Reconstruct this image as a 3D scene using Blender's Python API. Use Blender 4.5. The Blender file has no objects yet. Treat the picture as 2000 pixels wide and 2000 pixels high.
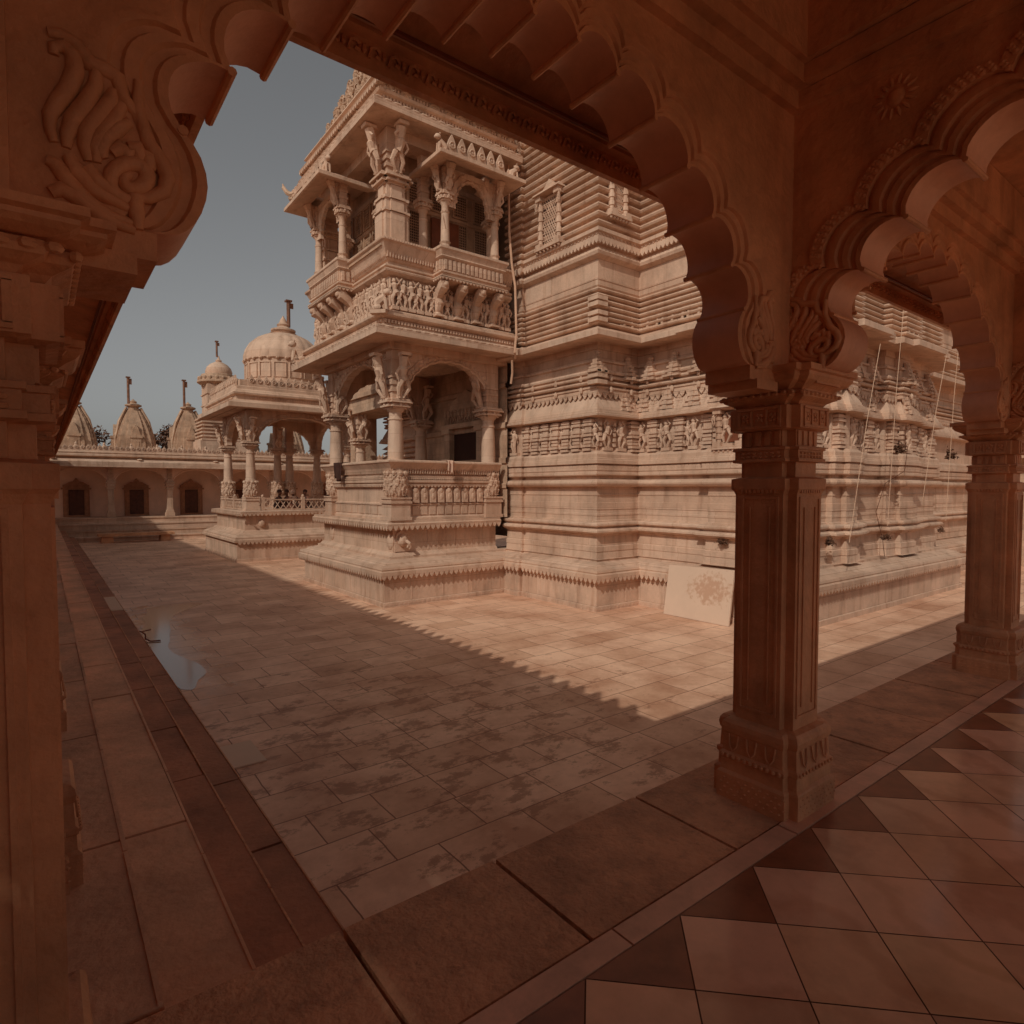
import bpy, math, random
from mathutils import Vector
R = math.radians
C = bpy.context.scene.collection
sc = bpy.context.scene
random.seed(7)
# ---------------------------------------------------------------- camera, light, exposure
cam_d = bpy.data.cameras.new("camera"); cam = bpy.data.objects.new("camera", cam_d); C.objects.link(cam)
cam_d.sensor_width = 36; cam_d.lens = 36*1198/2000; cam_d.clip_start = .02; cam_d.clip_end = 3000
cam.rotation_euler = (R(90-2.151), 0, R(-37.5)); cam.location = (0, 0, 0)
sc.camera = cam
SUNV = Vector((1.09, .546, -1))          # direction the light travels
EL = math.atan(1/math.hypot(1.09, .546)); AZ = math.atan2(-1.09, -.546)
w = bpy.data.worlds.new("World"); sc.world = w; w.use_nodes = True
nt = w.node_tree; bg = nt.nodes['Background']
sky = nt.nodes.new('ShaderNodeTexSky'); sky.sky_type = 'NISHITA'; sky.sun_disc = False
sky.sun_elevation = EL; sky.sun_rotation = AZ; sky.dust_density = 1.8; sky.air_density = 1.0
hs = nt.nodes.new('ShaderNodeHueSaturation'); hs.inputs['Saturation'].default_value = .16
mx = nt.nodes.new('ShaderNodeMix'); mx.data_type = 'RGBA'; mx.blend_type = 'MULTIPLY'; mx.inputs[0].default_value = 1
mx.inputs[7].default_value = (1, .99, .96, 1)
nt.links.new(sky.outputs[0], hs.inputs['Color']); nt.links.new(hs.outputs[0], mx.inputs[6])
nt.links.new(mx.outputs[2], bg.inputs[0]); bg.inputs[1].default_value = .076
sd = bpy.data.lights.new("sun", 'SUN'); so = bpy.data.objects.new("sun", sd); C.objects.link(so)
sd.energy = 2.15; sd.angle = R(.5); sd.color = (1, .99, .90); so.rotation_euler = SUNV.to_track_quat('-Z', 'Y').to_euler()
so.location = (-20, -10, 30)
sc.view_settings.view_transform = 'Standard'; sc.view_settings.look = 'None'
sc.view_settings.gamma = 1; sc.view_settings.exposure = -.34
sc.cycles.max_bounces = 8; sc.cycles.diffuse_bounces = 6
S = 1.4146            # the far court was measured in units of eye height: metres = S * units
# ---------------------------------------------------------------- materials
def mat(name, col, rough=.75, var=.18, scale=2.5, dark=None, bump=.0, bscale=30, stain=0., sscale=.8, metal=0, spec=.4, blocks=0):
    m = bpy.data.materials.new(name); m.use_nodes = True; t = m.node_tree; N = t.nodes; L = t.links
    b = N['Principled BSDF']; b.inputs['Roughness'].default_value = rough; b.inputs['Metallic'].default_value = metal
    b.inputs['Specular IOR Level'].default_value = spec
    g = N.new('ShaderNodeNewGeometry')
    n1 = N.new('ShaderNodeTexNoise'); n1.inputs['Scale'].default_value = scale; n1.inputs['Detail'].default_value = 8
    n1.inputs['Roughness'].default_value = .65
    L.new(g.outputs['Position'], n1.inputs['Vector'])
    r = N.new('ShaderNodeValToRGB'); L.new(n1.outputs['Fac'], r.inputs[0])
    d = dark or tuple(c*(1-2*var) for c in col)
    r.color_ramp.elements[0].position = .3; r.color_ramp.elements[0].color = (*d, 1)
    r.color_ramp.elements[1].position = .62; r.color_ramp.elements[1].color = (*col, 1)
    out = r.outputs[0]
    if stain:
        n2 = N.new('ShaderNodeTexNoise'); n2.inputs['Scale'].default_value = sscale; n2.inputs['Detail'].default_value = 10
        n2.inputs['Roughness'].default_value = .75
        mp = N.new('ShaderNodeMapping'); mp.inputs['Scale'].default_value = (1, 1, .35)
        L.new(g.outputs['Position'], mp.inputs[0]); L.new(mp.outputs[0], n2.inputs['Vector'])
        r2 = N.new('ShaderNodeValToRGB'); L.new(n2.outputs['Fac'], r2.inputs[0])
        r2.color_ramp.elements[0].position = .52; r2.color_ramp.elements[0].color = (0, 0, 0, 1)
        r2.color_ramp.elements[1].position = .72; r2.color_ramp.elements[1].color = (stain, stain, stain, 1)
        mm = N.new('ShaderNodeMix'); mm.data_type = 'RGBA'; L.new(r2.outputs[0], mm.inputs[0]); L.new(out, mm.inputs[6])
        mm.inputs[7].default_value = (*[c*.35 for c in col], 1); out = mm.outputs[2]
    if blocks:
        sx = N.new('ShaderNodeSeparateXYZ'); L.new(g.outputs['Position'], sx.inputs[0])
        sa = N.new('ShaderNodeMath'); L.new(sx.outputs[0], sa.inputs[0]); L.new(sx.outputs[1], sa.inputs[1])
        cb = N.new('ShaderNodeCombineXYZ'); L.new(sa.outputs[0], cb.inputs[0]); L.new(sx.outputs[2], cb.inputs[1])
        bk = N.new('ShaderNodeTexBrick'); L.new(cb.outputs[0], bk.inputs['Vector']); bk.inputs['Scale'].default_value = 1
        bk.inputs['Brick Width'].default_value = max(blocks, .9); bk.inputs['Row Height'].default_value = max(blocks, .9)*.42
        if blocks < .1: bk.inputs['Color2'].default_value = (1, 1, 1, 1)
        bk.inputs['Scale'].default_value = 1; bk.inputs['Mortar Size'].default_value = .003 if blocks > .1 else 0
        bk.inputs['Color1'].default_value = (1, 1, 1, 1); bk.inputs['Color2'].default_value = (.86, .80, .76, 1) if blocks > .1 else (1, 1, 1, 1); bk.inputs['Mortar'].default_value = (.55, .42, .36, 1)
        bk.inputs['Bias'].default_value = -.2; bk.squash = .7; bk.squash_frequency = 3
        mb = N.new('ShaderNodeMix'); mb.data_type = 'RGBA'; mb.blend_type = 'MULTIPLY'; mb.inputs[0].default_value = 1
        L.new(out, mb.inputs[6]); L.new(bk.outputs['Color'], mb.inputs[7]); out = mb.outputs[2]
        # vertical rain streaks
        mp3 = N.new('ShaderNodeMapping'); mp3.inputs['Scale'].default_value = (5, 5, .5); L.new(g.outputs['Position'], mp3.inputs[0])
        n5 = N.new('ShaderNodeTexNoise'); n5.inputs['Scale'].default_value = 1; n5.inputs['Detail'].default_value = 6; L.new(mp3.outputs[0], n5.inputs['Vector'])
        r5 = N.new('ShaderNodeValToRGB'); L.new(n5.outputs['Fac'], r5.inputs[0]); r5.color_ramp.elements[0].position = .54; r5.color_ramp.elements[0].color = (1, 1, 1, 1)
        r5.color_ramp.elements[1].position = .72; r5.color_ramp.elements[1].color = (.62, .5, .43, 1)
        mb2 = N.new('ShaderNodeMix'); mb2.data_type = 'RGBA'; mb2.blend_type = 'MULTIPLY'; mb2.inputs[0].default_value = .55
        L.new(out, mb2.inputs[6]); L.new(r5.outputs[0], mb2.inputs[7]); out = mb2.outputs[2]
    L.new(out, b.inputs['Base Color'])
    if bump:
        n3 = N.new('ShaderNodeTexNoise'); n3.inputs['Scale'].default_value = bscale; n3.inputs['Detail'].default_value = 8
        L.new(g.outputs['Position'], n3.inputs['Vector'])
        bp = N.new('ShaderNodeBump'); bp.inputs['Strength'].default_value = bump; bp.inputs['Distance'].default_value = .02
        L.new(n3.outputs['Fac'], bp.inputs['Height']); L.new(bp.outputs[0], b.inputs['Normal'])
    return m
PALE = mat('carved_sandstone', (.69, .455, .32), var=.13, scale=1.6, bump=.45, bscale=18, stain=.5, sscale=1.1, blocks=1.1)
PALE2 = mat('weathered_sandstone', (.60, .385, .255), var=.2, scale=2.2, bump=.8, bscale=11, stain=.6, sscale=1.6, blocks=.9)
GAL = mat('gallery_stone', (.72, .345, .175), var=.22, scale=2.4, bump=.5, bscale=22, stain=.3, sscale=1.7, rough=.6, blocks=.01)
GAL2 = mat('gallery_soffit_stone', (.72, .36, .22), var=.12, scale=3, bump=.2, bscale=24, stain=.25, sscale=2, rough=.55)
DARKB = mat('dark_painted_timber', (.24, .07, .03), var=.2, scale=4, bump=.2, rough=.5)
PLASTER = mat('lime_plaster', (.80, .52, .38), var=.1, scale=1.2, stain=.3)
WOOD = mat('dark_wood', (.14, .045, .022), var=.25, scale=5, rough=.6)
VOID = mat('painted_room_shade', (.05, .014, .006), var=.1, rough=.9)  # near-black colour painted in for unlit space behind openings
METAL = mat('tin_metal', (.33, .15, .09), var=.25, scale=4, rough=.35, metal=.6)
PIPE = mat('painted_pipe', (.62, .36, .23), var=.08, rough=.5)
ROPE = mat('pale_cable', (.70, .45, .30), var=.05, rough=.8)
LEAF = mat('leaf', (.16, .065, .03), var=.35, scale=3, rough=.7)
BARK = mat('bark', (.14, .06, .03), var=.3, scale=6)
CLOTH = mat('pale_cloth', (.75, .48, .34), var=.1, scale=8)
DCLOTH = mat('dark_cloth', (.07, .022, .012), var=.2, scale=8)
MCLOTH = mat('brown_cloth', (.22, .08, .045), var=.2, scale=8)
SKIN = mat('skin', (.20, .075, .04), var=.1, scale=8, rough=.55)
DTRI = mat('dark_marble', (.34, .12, .06), var=.2, scale=5, rough=.28, spec=.5)
STRIP = mat('border_marble', (.78, .43, .29), var=.18, scale=3.5, rough=.35, stain=.3, sscale=3)
FRAME = mat('door_frame_stone', (.42, .19, .10), var=.2, scale=5)
JOINT = mat('joint_grout', (.20, .08, .045), var=.2, rough=.9)

def mat_marble():
    m = mat('floor_marble', (.92, .55, .36), var=.14, scale=1.8, rough=.13, stain=.35, sscale=1.3, spec=.55)
    t = m.node_tree; N = t.nodes; L = t.links; b = N['Principled BSDF']
    src = b.inputs['Base Color'].links[0].from_socket
    at = N.new('ShaderNodeAttribute'); at.attribute_name = 'tint'
    q = N.new('ShaderNodeMix'); q.data_type = 'RGBA'; q.blend_type = 'MULTIPLY'; q.inputs[0].default_value = 1
    L.new(src, q.inputs[6]); L.new(at.outputs['Color'], q.inputs[7])
    g = N.new('ShaderNodeNewGeometry'); wv = N.new('ShaderNodeTexWave'); wv.inputs['Scale'].default_value = .7
    wv.inputs['Distortion'].default_value = 14; wv.inputs['Detail'].default_value = 5; wv.inputs['Detail Scale'].default_value = 1.6
    L.new(g.outputs['Position'], wv.inputs['Vector'])
    r = N.new('ShaderNodeValToRGB'); r.color_ramp.elements[0].color = (.86, .80, .76, 1); r.color_ramp.elements[0].position = .0
    r.color_ramp.elements[1].color = (1, 1, 1, 1); r.color_ramp.elements[1].position = .35
    L.new(wv.outputs['Fac'], r.inputs[0])
    q2 = N.new('ShaderNodeMix'); q2.data_type = 'RGBA'; q2.blend_type = 'MULTIPLY'; q2.inputs[0].default_value = .8
    L.new(q.outputs[2], q2.inputs[6]); L.new(r.outputs[0], q2.inputs[7]); L.new(q2.outputs[2], b.inputs['Base Color'])
    return m
MARBLE = mat_marble()

def mat_court():
    m = bpy.data.materials.new('court_paving'); m.use_nodes = True; t = m.node_tree; N = t.nodes; L = t.links
    b = N['Principled BSDF']; b.inputs['Roughness'].default_value = .45; b.inputs['Specular IOR Level'].default_value = .4
    g = N.new('ShaderNodeNewGeometry')
    mp = N.new('ShaderNodeMapping'); mp.inputs['Location'].default_value = (.05, .12, 0); L.new(g.outputs['Position'], mp.inputs[0])
    br = N.new('ShaderNodeTexBrick'); br.inputs['Scale'].default_value = 1; br.inputs['Brick Width'].default_value = .86
    br.inputs['Row Height'].default_value = .55; br.inputs['Mortar Size'].default_value = .007; br.inputs['Mortar Smooth'].default_value = .3
    br.inputs['Color1'].default_value = (.90, .555, .37, 1); br.inputs['Color2'].default_value = (.62, .33, .195, 1)
    br.inputs['Mortar'].default_value = (.30, .13, .075, 1); br.inputs['Bias'].default_value = -.42; br.squash = .72; br.squash_frequency = 3; br.offset = .43
    nz = N.new('ShaderNodeTexNoise'); nz.inputs['Scale'].default_value = 3; nz.inputs['Detail'].default_value = 4
    L.new(g.outputs['Position'], nz.inputs['Vector'])
    vm = N.new('ShaderNodeVectorMath'); vm.operation = 'MULTIPLY_ADD'; vm.inputs[1].default_value = (.03, .03, 0)
    L.new(nz.outputs['Color'], vm.inputs[0]); L.new(mp.outputs[0], vm.inputs[2]); L.new(vm.outputs[0], br.inputs['Vector'])
    n1 = N.new('ShaderNodeTexNoise'); n1.inputs['Scale'].default_value = .9; n1.inputs['Detail'].default_value = 12; n1.inputs['Roughness'].default_value = .7
    L.new(g.outputs['Position'], n1.inputs['Vector'])
    r1 = N.new('ShaderNodeValToRGB'); r1.color_ramp.elements[0].position = .35; r1.color_ramp.elements[0].color = (.66, .55, .5, 1)
    r1.color_ramp.elements[1].position = .6; r1.color_ramp.elements[1].color = (1, 1, 1, 1); L.new(n1.outputs['Fac'], r1.inputs[0])
    q = N.new('ShaderNodeMix'); q.data_type = 'RGBA'; q.blend_type = 'MULTIPLY'; q.inputs[0].default_value = 1
    L.new(br.outputs['Color'], q.inputs[6]); L.new(r1.outputs[0], q.inputs[7])
    # moss and dirt, in the damp corner of the court near the galleries
    ma = N.new('ShaderNodeMapping'); ma.inputs['Scale'].default_value = (1, 1.5, 1); L.new(g.outputs['Position'], ma.inputs[0])
    n2 = N.new('ShaderNodeTexNoise'); n2.inputs['Scale'].default_value = 2.1; n2.inputs['Detail'].default_value = 15; n2.inputs['Roughness'].default_value = .78
    L.new(ma.outputs[0], n2.inputs['Vector'])
    dst = N.new('ShaderNodeVectorMath'); dst.operation = 'DISTANCE'; dst.inputs[1].default_value = (3.6, 6.2, -2.9)
    L.new(g.outputs['Position'], dst.inputs[0])
    mr = N.new('ShaderNodeMapRange'); mr.inputs['From Min'].default_value = 1.5; mr.inputs['From Max'].default_value = 6.5
    mr.inputs['To Min'].default_value = .09; mr.inputs['To Max'].default_value = -.05; L.new(dst.outputs['Value'], mr.inputs['Value'])
    ad = N.new('ShaderNodeMath'); ad.operation = 'ADD'; L.new(n2.outputs['Fac'], ad.inputs[0]); L.new(mr.outputs[0], ad.inputs[1])
    mo = N.new('ShaderNodeMath'); mo.operation = 'MULTIPLY_ADD'; mo.inputs[1].default_value = .17; L.new(br.outputs['Fac'], mo.inputs[0]); L.new(ad.outputs[0], mo.inputs[2])
    r2 = N.new('ShaderNodeValToRGB'); r2.color_ramp.elements[0].position = .60; r2.color_ramp.elements[0].color = (0, 0, 0, 1)
    r2.color_ramp.elements[1].position = .655; r2.color_ramp.elements[1].color = (.62, .62, .62, 1); L.new(mo.outputs[0], r2.inputs[0])
    q2 = N.new('ShaderNodeMix'); q2.data_type = 'RGBA'; L.new(r2.outputs[0], q2.inputs[0]); L.new(q.outputs[2], q2.inputs[6])
    q2.inputs[7].default_value = (.26, .10, .05, 1)
    mw = N.new('ShaderNodeMapping'); mw.vector_type = 'POINT'; mw.inputs['Location'].default_value = (-3.0, -3.35, 0); mw.inputs['Scale'].default_value = (1.6, .25, 0); L.new(g.outputs['Position'], mw.inputs[0])
    ln = N.new('ShaderNodeVectorMath'); ln.operation = 'LENGTH'; L.new(mw.outputs[0], ln.inputs[0])
    nw = N.new('ShaderNodeTexNoise'); nw.inputs['Scale'].default_value = 1.7; nw.inputs['Detail'].default_value = 7; L.new(g.outputs['Position'], nw.inputs['Vector'])
    wa = N.new('ShaderNodeMath'); wa.operation = 'MULTIPLY_ADD'; wa.inputs[1].default_value = 2.2; L.new(nw.outputs['Fac'], wa.inputs[0]); L.new(ln.outputs['Value'], wa.inputs[2])
    rw = N.new('ShaderNodeMapRange'); rw.inputs['From Min'].default_value = 1.75; rw.inputs['From Max'].default_value = 2.1; rw.inputs['To Min'].default_value = 1; rw.inputs['To Max'].default_value = 0; L.new(wa.outputs[0], rw.inputs['Value'])
    q3 = N.new('ShaderNodeMix'); q3.data_type = 'RGBA'; q3.blend_type = 'MULTIPLY'; L.new(rw.outputs[0], q3.inputs[0]); L.new(q2.outputs[2], q3.inputs[6]); q3.inputs[7].default_value = (.72, .62, .55, 1)
    rr = N.new('ShaderNodeMapRange'); rr.inputs['To Min'].default_value = .5; rr.inputs['To Max'].default_value = .12; L.new(rw.outputs[0], rr.inputs['Value']); L.new(rr.outputs[0], b.inputs['Roughness'])
    L.new(q3.outputs[2], b.inputs['Base Color'])
    bp = N.new('ShaderNodeBump'); bp.inputs['Strength'].default_value = .5; bp.inputs['Distance'].default_value = .012
    iv = N.new('ShaderNodeMath'); iv.operation = 'SUBTRACT'; iv.inputs[0].default_value = 1; L.new(br.outputs['Fac'], iv.inputs[1])
    sm = N.new('ShaderNodeMath'); sm.operation = 'MULTIPLY_ADD'; sm.inputs[1].default_value = .6; L.new(n2.outputs['Fac'], sm.inputs[0]); L.new(iv.outputs[0], sm.inputs[2])
    L.new(sm.outputs[0], bp.inputs['Height']); L.new(bp.outputs[0], b.inputs['Normal'])
    return m
COURT = mat_court()
SLAB = mat('rough_slab', (.76, .38, .21), var=.24, scale=2.6, bump=1.0, bscale=34, stain=.7, sscale=9, rough=.75)
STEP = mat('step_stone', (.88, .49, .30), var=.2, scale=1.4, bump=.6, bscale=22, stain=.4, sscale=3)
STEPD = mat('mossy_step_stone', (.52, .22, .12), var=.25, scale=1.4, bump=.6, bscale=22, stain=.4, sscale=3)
m = bpy.data.materials.new('puddle_water'); m.use_nodes = True
b = m.node_tree.nodes['Principled BSDF']; b.inputs['Base Color'].default_value = (.42, .25, .17, 1); b.inputs['Roughness'].default_value = .10
b.inputs['Specular IOR Level'].default_value = .9
WATER = m
# ---------------------------------------------------------------- mesh helpers
class Fr:                      # local frame: t along the wall, n outward, z up
    def __init__(s, ox, oy, tx, ty, nx=None, ny=None, oz=0):
        l = math.hypot(tx, ty); s.o = (ox, oy, oz); s.t = (tx/l, ty/l)
        s.n = (nx, ny) if nx is not None else (ty/l, -tx/l)
    def p(s, t, n, z): return (s.o[0]+t*s.t[0]+n*s.n[0], s.o[1]+t*s.t[1]+n*s.n[1], s.o[2]+z)
W0 = Fr(0, 0, 1, 0, 0, 1)
class G:
    def __init__(s): s.v = []; s.f = []; s.m = []
    def add(s, vs, fs, mi=0):
        k = len(s.v); s.v += vs; s.f += [tuple(i+k for i in f) for f in fs]; s.m += [mi]*len(fs)
    def box(s, t0, t1, n0, n1, z0, z1, fr=W0, mi=0, taper=0):
        a = taper
        P = [(t0, n0, z0), (t1, n0, z0), (t1, n1, z0), (t0, n1, z0), (t0+a, n0+a, z1), (t1-a, n0+a, z1), (t1-a, n1-a, z1), (t0+a, n1-a, z1)]
        s.add([fr.p(*q) for q in P], [(0, 3, 2, 1), (4, 5, 6, 7), (0, 1, 5, 4), (1, 2, 6, 5), (2, 3, 7, 6), (3, 0, 4, 7)], mi)
    def sweep(s, path, prof, side=1, closed=False, mi=0, caps=False):
        n = len(path); offs = []
        for i in range(n):
            ns = []
            for (a, b) in (((i-1) % n, i), (i, (i+1) % n)):
                if not closed and ((i == 0 and b == 0) or (i == n-1 and a == n-1)): continue
                dx = path[b][0]-path[a][0]; dy = path[b][1]-path[a][1]; l = math.hypot(dx, dy)
                ns.append((dy/l*side, -dx/l*side))
            if len(ns) == 1: offs.append(ns[0])
            else:
                k = 1+ns[0][0]*ns[1][0]+ns[0][1]*ns[1][1]; offs.append(((ns[0][0]+ns[1][0])/k, (ns[0][1]+ns[1][1])/k))
        k = len(prof); vs = []
        for i in range(n):
            for (o, z) in prof: vs.append((path[i][0]+offs[i][0]*o, path[i][1]+offs[i][1]*o, z))
        fs = []
        for i in range(n if closed else n-1):
            j = (i+1) % n
            for q in range(k-1):
                f = (i*k+q, j*k+q, j*k+q+1, i*k+q+1)
                fs.append(f if side == 1 else f[::-1])
        if caps:
            if closed: fs.append(tuple(i*k+k-1 for i in range(n)))
            else: fs.append(tuple(range(k))[::-1]); fs.append(tuple((n-1)*k+q for q in range(k)))
        s.add(vs, fs, mi)
    def lathe(s, cx, cy, prof, n=12, rot=0, sq=None, mi=0, cap=True):
        vs = []; k = len(prof)
        for i in range(n):
            a = 2*math.pi*(i+rot)/n
            for (r, z) in prof: vs.append((cx+r*math.cos(a), cy+r*math.sin(a), z))
        fs = []
        for i in range(n):
            j = (i+1) % n
            for q in range(k-1): fs.append((i*k+q, j*k+q, j*k+q+1, i*k+q+1))
        if cap: fs.append(tuple(i*k+k-1 for i in range(n)))
        s.add(vs, fs, mi)
    def ball(s, c, r, n=8, m=5, fr=None, mi=0):
        if not isinstance(r, tuple): r = (r, r, r)
        vs = []; fs = []
        for j in range(m+1):
            b = math.pi*j/m-math.pi/2
            for i in range(n):
                a = 2*math.pi*i/n
                q = (c[0]+r[0]*math.cos(b)*math.cos(a), c[1]+r[1]*math.cos(b)*math.sin(a), c[2]+r[2]*math.sin(b))
                vs.append(fr.p(*q) if fr else q)
        for j in range(m):
            for i in range(n): k = (i+1) % n; fs.append((j*n+i, j*n+k, (j+1)*n+k, (j+1)*n+i))
        s.add(vs, fs, mi)
    def tube(s, pts, rad, n=6, fr=None, mi=0):
        P = [Vector(fr.p(*p)) if fr else Vector(p) for p in pts]; vs = []; fs = []
        up = None
        for i, p in enumerate(P):
            d = (P[min(i+1, len(P)-1)]-P[max(i-1, 0)]).normalized()
            if up is None: up = d.orthogonal().normalized()
            up = (up-d*up.dot(d)); up = up.normalized() if up.length > 1e-6 else d.orthogonal().normalized()
            sd_ = d.cross(up); r = rad[i] if isinstance(rad, (list, tuple)) else rad
            for k in range(n):
                a = 2*math.pi*k/n; vs.append(tuple(p+up*math.cos(a)*r+sd_*math.sin(a)*r))
        for i in range(len(P)-1):
            for k in range(n): j = (k+1) % n; fs.append((i*n+k, i*n+j, (i+1)*n+j, (i+1)*n+k))
        fs.append(tuple(range(n))[::-1]); fs.append(tuple((len(P)-1)*n+k for k in range(n)))
        s.add(vs, fs, mi)
    def prism(s, poly, n0, n1, fr=W0, mi=0):     # poly in (t,z)
        k = len(poly); vs = [fr.p(t, n0, z) for t, z in poly]+[fr.p(t, n1, z) for t, z in poly]
        fs = [tuple(range(k)), tuple(range(k, 2*k))[::-1]]+[(i, i+k, (i+1) % k+k, (i+1) % k) for i in range(k)]
        s.add(vs, fs, mi)
    def build(s, name, ms, parent=None, scale=1., smooth=False, tint=None):
        o0 = parent.location if parent else Vector((0, 0, 0))
        me = bpy.data.meshes.new(name); me.from_pydata([(x*scale-o0[0], y*scale-o0[1], z*scale-o0[2]) for x, y, z in s.v], [], s.f)
        for q in (ms if isinstance(ms, list) else [ms]): me.materials.append(q)
        if isinstance(ms, list): me.polygons.foreach_set('material_index', s.m)
        import bmesh
        bm = bmesh.new(); bm.from_mesh(me); bmesh.ops.recalc_face_normals(bm, faces=bm.faces) ; bm.to_mesh(me); bm.free()
        if smooth:
            me.polygons.foreach_set('use_smooth', [True]*len(me.polygons))
            try: me.set_sharp_from_angle(angle=R(42))
            except Exception: pass
        o = bpy.data.objects.new(name, me); C.objects.link(o)
        if parent: o.parent = parent
        return o
def tag(o, label=None, cat=None, group=None, kind=None):
    if label: o['label'] = label
    if cat: o['category'] = cat
    if group: o['group'] = group
    if kind: o['kind'] = kind
    return o
def thing(name, loc, label, cat, group=None):
    o = bpy.data.objects.new(name, None); C.objects.link(o); o.location = loc; o.empty_display_size = .2
    return tag(o, label, cat, group)
def struct(name, g, m, **k): return tag(g.build(name, m, **k), kind='structure')
def resample(path, step, closed=False):           # -> list of (x,y,tx,ty,nx,ny)
    out = []
    for a, b in zip(path, path[1:]+([path[0]] if closed else [])):
        dx = b[0]-a[0]; dy = b[1]-a[1]; l = math.hypot(dx, dy); k = int(l/step)
        for i in range(max(k, 0)):
            u = (i+.5)/k; out.append((a[0]+dx*u, a[1]+dy*u, dx/l, dy/l, dy/l, -dx/l, l/k))
    return out
def off(path, d, side=1):
    g = G(); g.sweep(path, [(d, 0)], side); return [(v[0], v[1]) for v in g.v]
def teeth(g, path, d, z, step=.11, h=.08, side=1, th=.03, rnd=False):
    for x, y, tx, ty, nx, ny, l in resample(off(path, d, side), step):
        fr = Fr(x, y, tx, ty, nx*side, ny*side)
        poly = [(-l*.46, z+.004), (l*.46, z+.004), (l*.3, z-h*.55), (0, z-h), (-l*.3, z-h*.55)]
        g.prism(poly, -th, 0, fr)
def dentils(g, path, d, z, step=.07, h=.05, side=1, th=.03):
    for x, y, tx, ty, nx, ny, l in resample(off(path, d, side), step):
        g.box(-l*.28, l*.28, -.02, th, z-h, z, Fr(x, y, tx, ty, nx*side, ny*side))
def crest(g, path, d, z, step=.2, h=.26, side=1, th=.05):
    for x, y, tx, ty, nx, ny, l in resample(off(path, d, side), step):
        fr = Fr(x, y, tx, ty, nx*side, ny*side); r = min(l*.46, h*.38)
        poly = [(-l*.5, z), (l*.5, z), (l*.5, z+h*.14)]+[(r*math.cos(a), z+h*.5+r*math.sin(a)) for a in (0, .6, 1.1)]+[(0, z+h)]+[(r*math.cos(a), z+h*.5+r*math.sin(a)) for a in (2.04, 2.54, 3.14)]+[(-l*.5, z+h*.14)]
        g.prism(poly, -th, 0, fr)
        ring = [(r*.6*math.cos(a*math.pi/4), .012, z+h*.5+r*.6*math.sin(a*math.pi/4)) for a in range(9)]
        g.tube(ring, r*.17, 4, fr); g.ball((0, .01, z+h*.5), r*.22, 6, 4, fr)
def figure(g, fr, t, n, z, h, pose=0, fat=1.):      # carved standing figure, height h
    q = h; f = fat
    sway = .05*q*(1 if pose % 2 else -1)
    g.ball((t+sway*.6, n, z+q*.91), (q*.065*f, q*.065*f, q*.08), 8, 5, fr)
    g.ball((t+sway*.6, n-.02*q, z+q*.98), (q*.045*f, q*.045*f, q*.05), 6, 4, fr)
    g.tube([(t+sway*.6, n, z+q*.86), (t+sway*.3, n, z+q*.76), (t, n+.01*q, z+q*.6), (t-sway, n, z+q*.5)], [q*.04*f, q*.105*f, q*.07*f, q*.105*f], 8, fr)
    for sg in (-1, 1):
        kx = t-sway+sg*q*.09+(.07*q*sg if pose > 1 else 0)
        g.tube([(t-sway+sg*q*.05, n, z+q*.5), (kx, n+.03*q, z+q*.27), (t+sg*q*.06, n, z+q*.03)], [q*.07*f, q*.05*f, q*.03*f], 6, fr)
        g.ball((t+sg*q*.06, n+.04*q, z+q*.02), (q*.03, q*.06, q*.025), 6, 3, fr)
        up = (pose+(sg > 0)) % 2
        el = (t+sway*.3+sg*q*.2, n+.03*q, z+q*(.88 if up else .62)); ha = (t+sway*.3+sg*q*(.06 if up else .12), n+.03*q, z+q*(1.04 if up else .48))
        g.tube([(t+sway*.4+sg*q*.1, n, z+q*.79), el, ha], [q*.035*f, q*.03*f, q*.024*f], 5, fr)
def kiosk(g, fr, t, n, z, w, h):                 # little stepped tower
    k = 5
    for i in range(k):
        a = w*.5*(1-.17*i); z0 = z+h*.17*i
        g.box(t-a, t+a, n-a*.7, n+a*.8, z0, z0+h*.085, fr); g.box(t-a*.74, t+a*.74, n-a*.5, n+a*.5, z0+h*.085, z0+h*.172, fr); g.box(t-a*.22, t+a*.22, n, n+a*.9, z0, z0+h*.14, fr)
    g.ball((t, n, z+h*.88), (w*.17, w*.17, h*.1), 8, 4, fr)
def seated_lion(g, fr, t, n, z, h, face=-1):
    g.tube([(t+.1*h*-face, n, z+.12*h), (t+.12*h*-face, n, z+.35*h), (t+.22*h*face, n, z+.62*h)], [.2*h, .24*h, .17*h], 8, fr)
    g.ball((t+.32*h*face, n, z+.82*h), (.2*h, .17*h, .17*h), 8, 5, fr); g.ball((t+.47*h*face, n, z+.76*h), (.1*h, .1*h, .08*h), 6, 4, fr)
    for sg in (-1, 1):
        g.tube([(t+.25*h*face, n+sg*.1*h, z+.5*h), (t+.33*h*face, n+sg*.11*h, z)], [.09*h, .055*h], 6, fr)
        g.ball((t-.12*h*face, n+sg*.15*h, z+.12*h), (.2*h, .08*h, .14*h), 6, 4, fr)
        g.ball((t+.25*h*face, n+sg*.13*h, z+.98*h), .05*h, 5, 3, fr)
    g.tube([(t-.25*h*face, n, z+.1*h), (t-.42*h*face, n, z+.3*h), (t-.3*h*face, n, z+.55*h)], .035*h, 5, fr)
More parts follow.
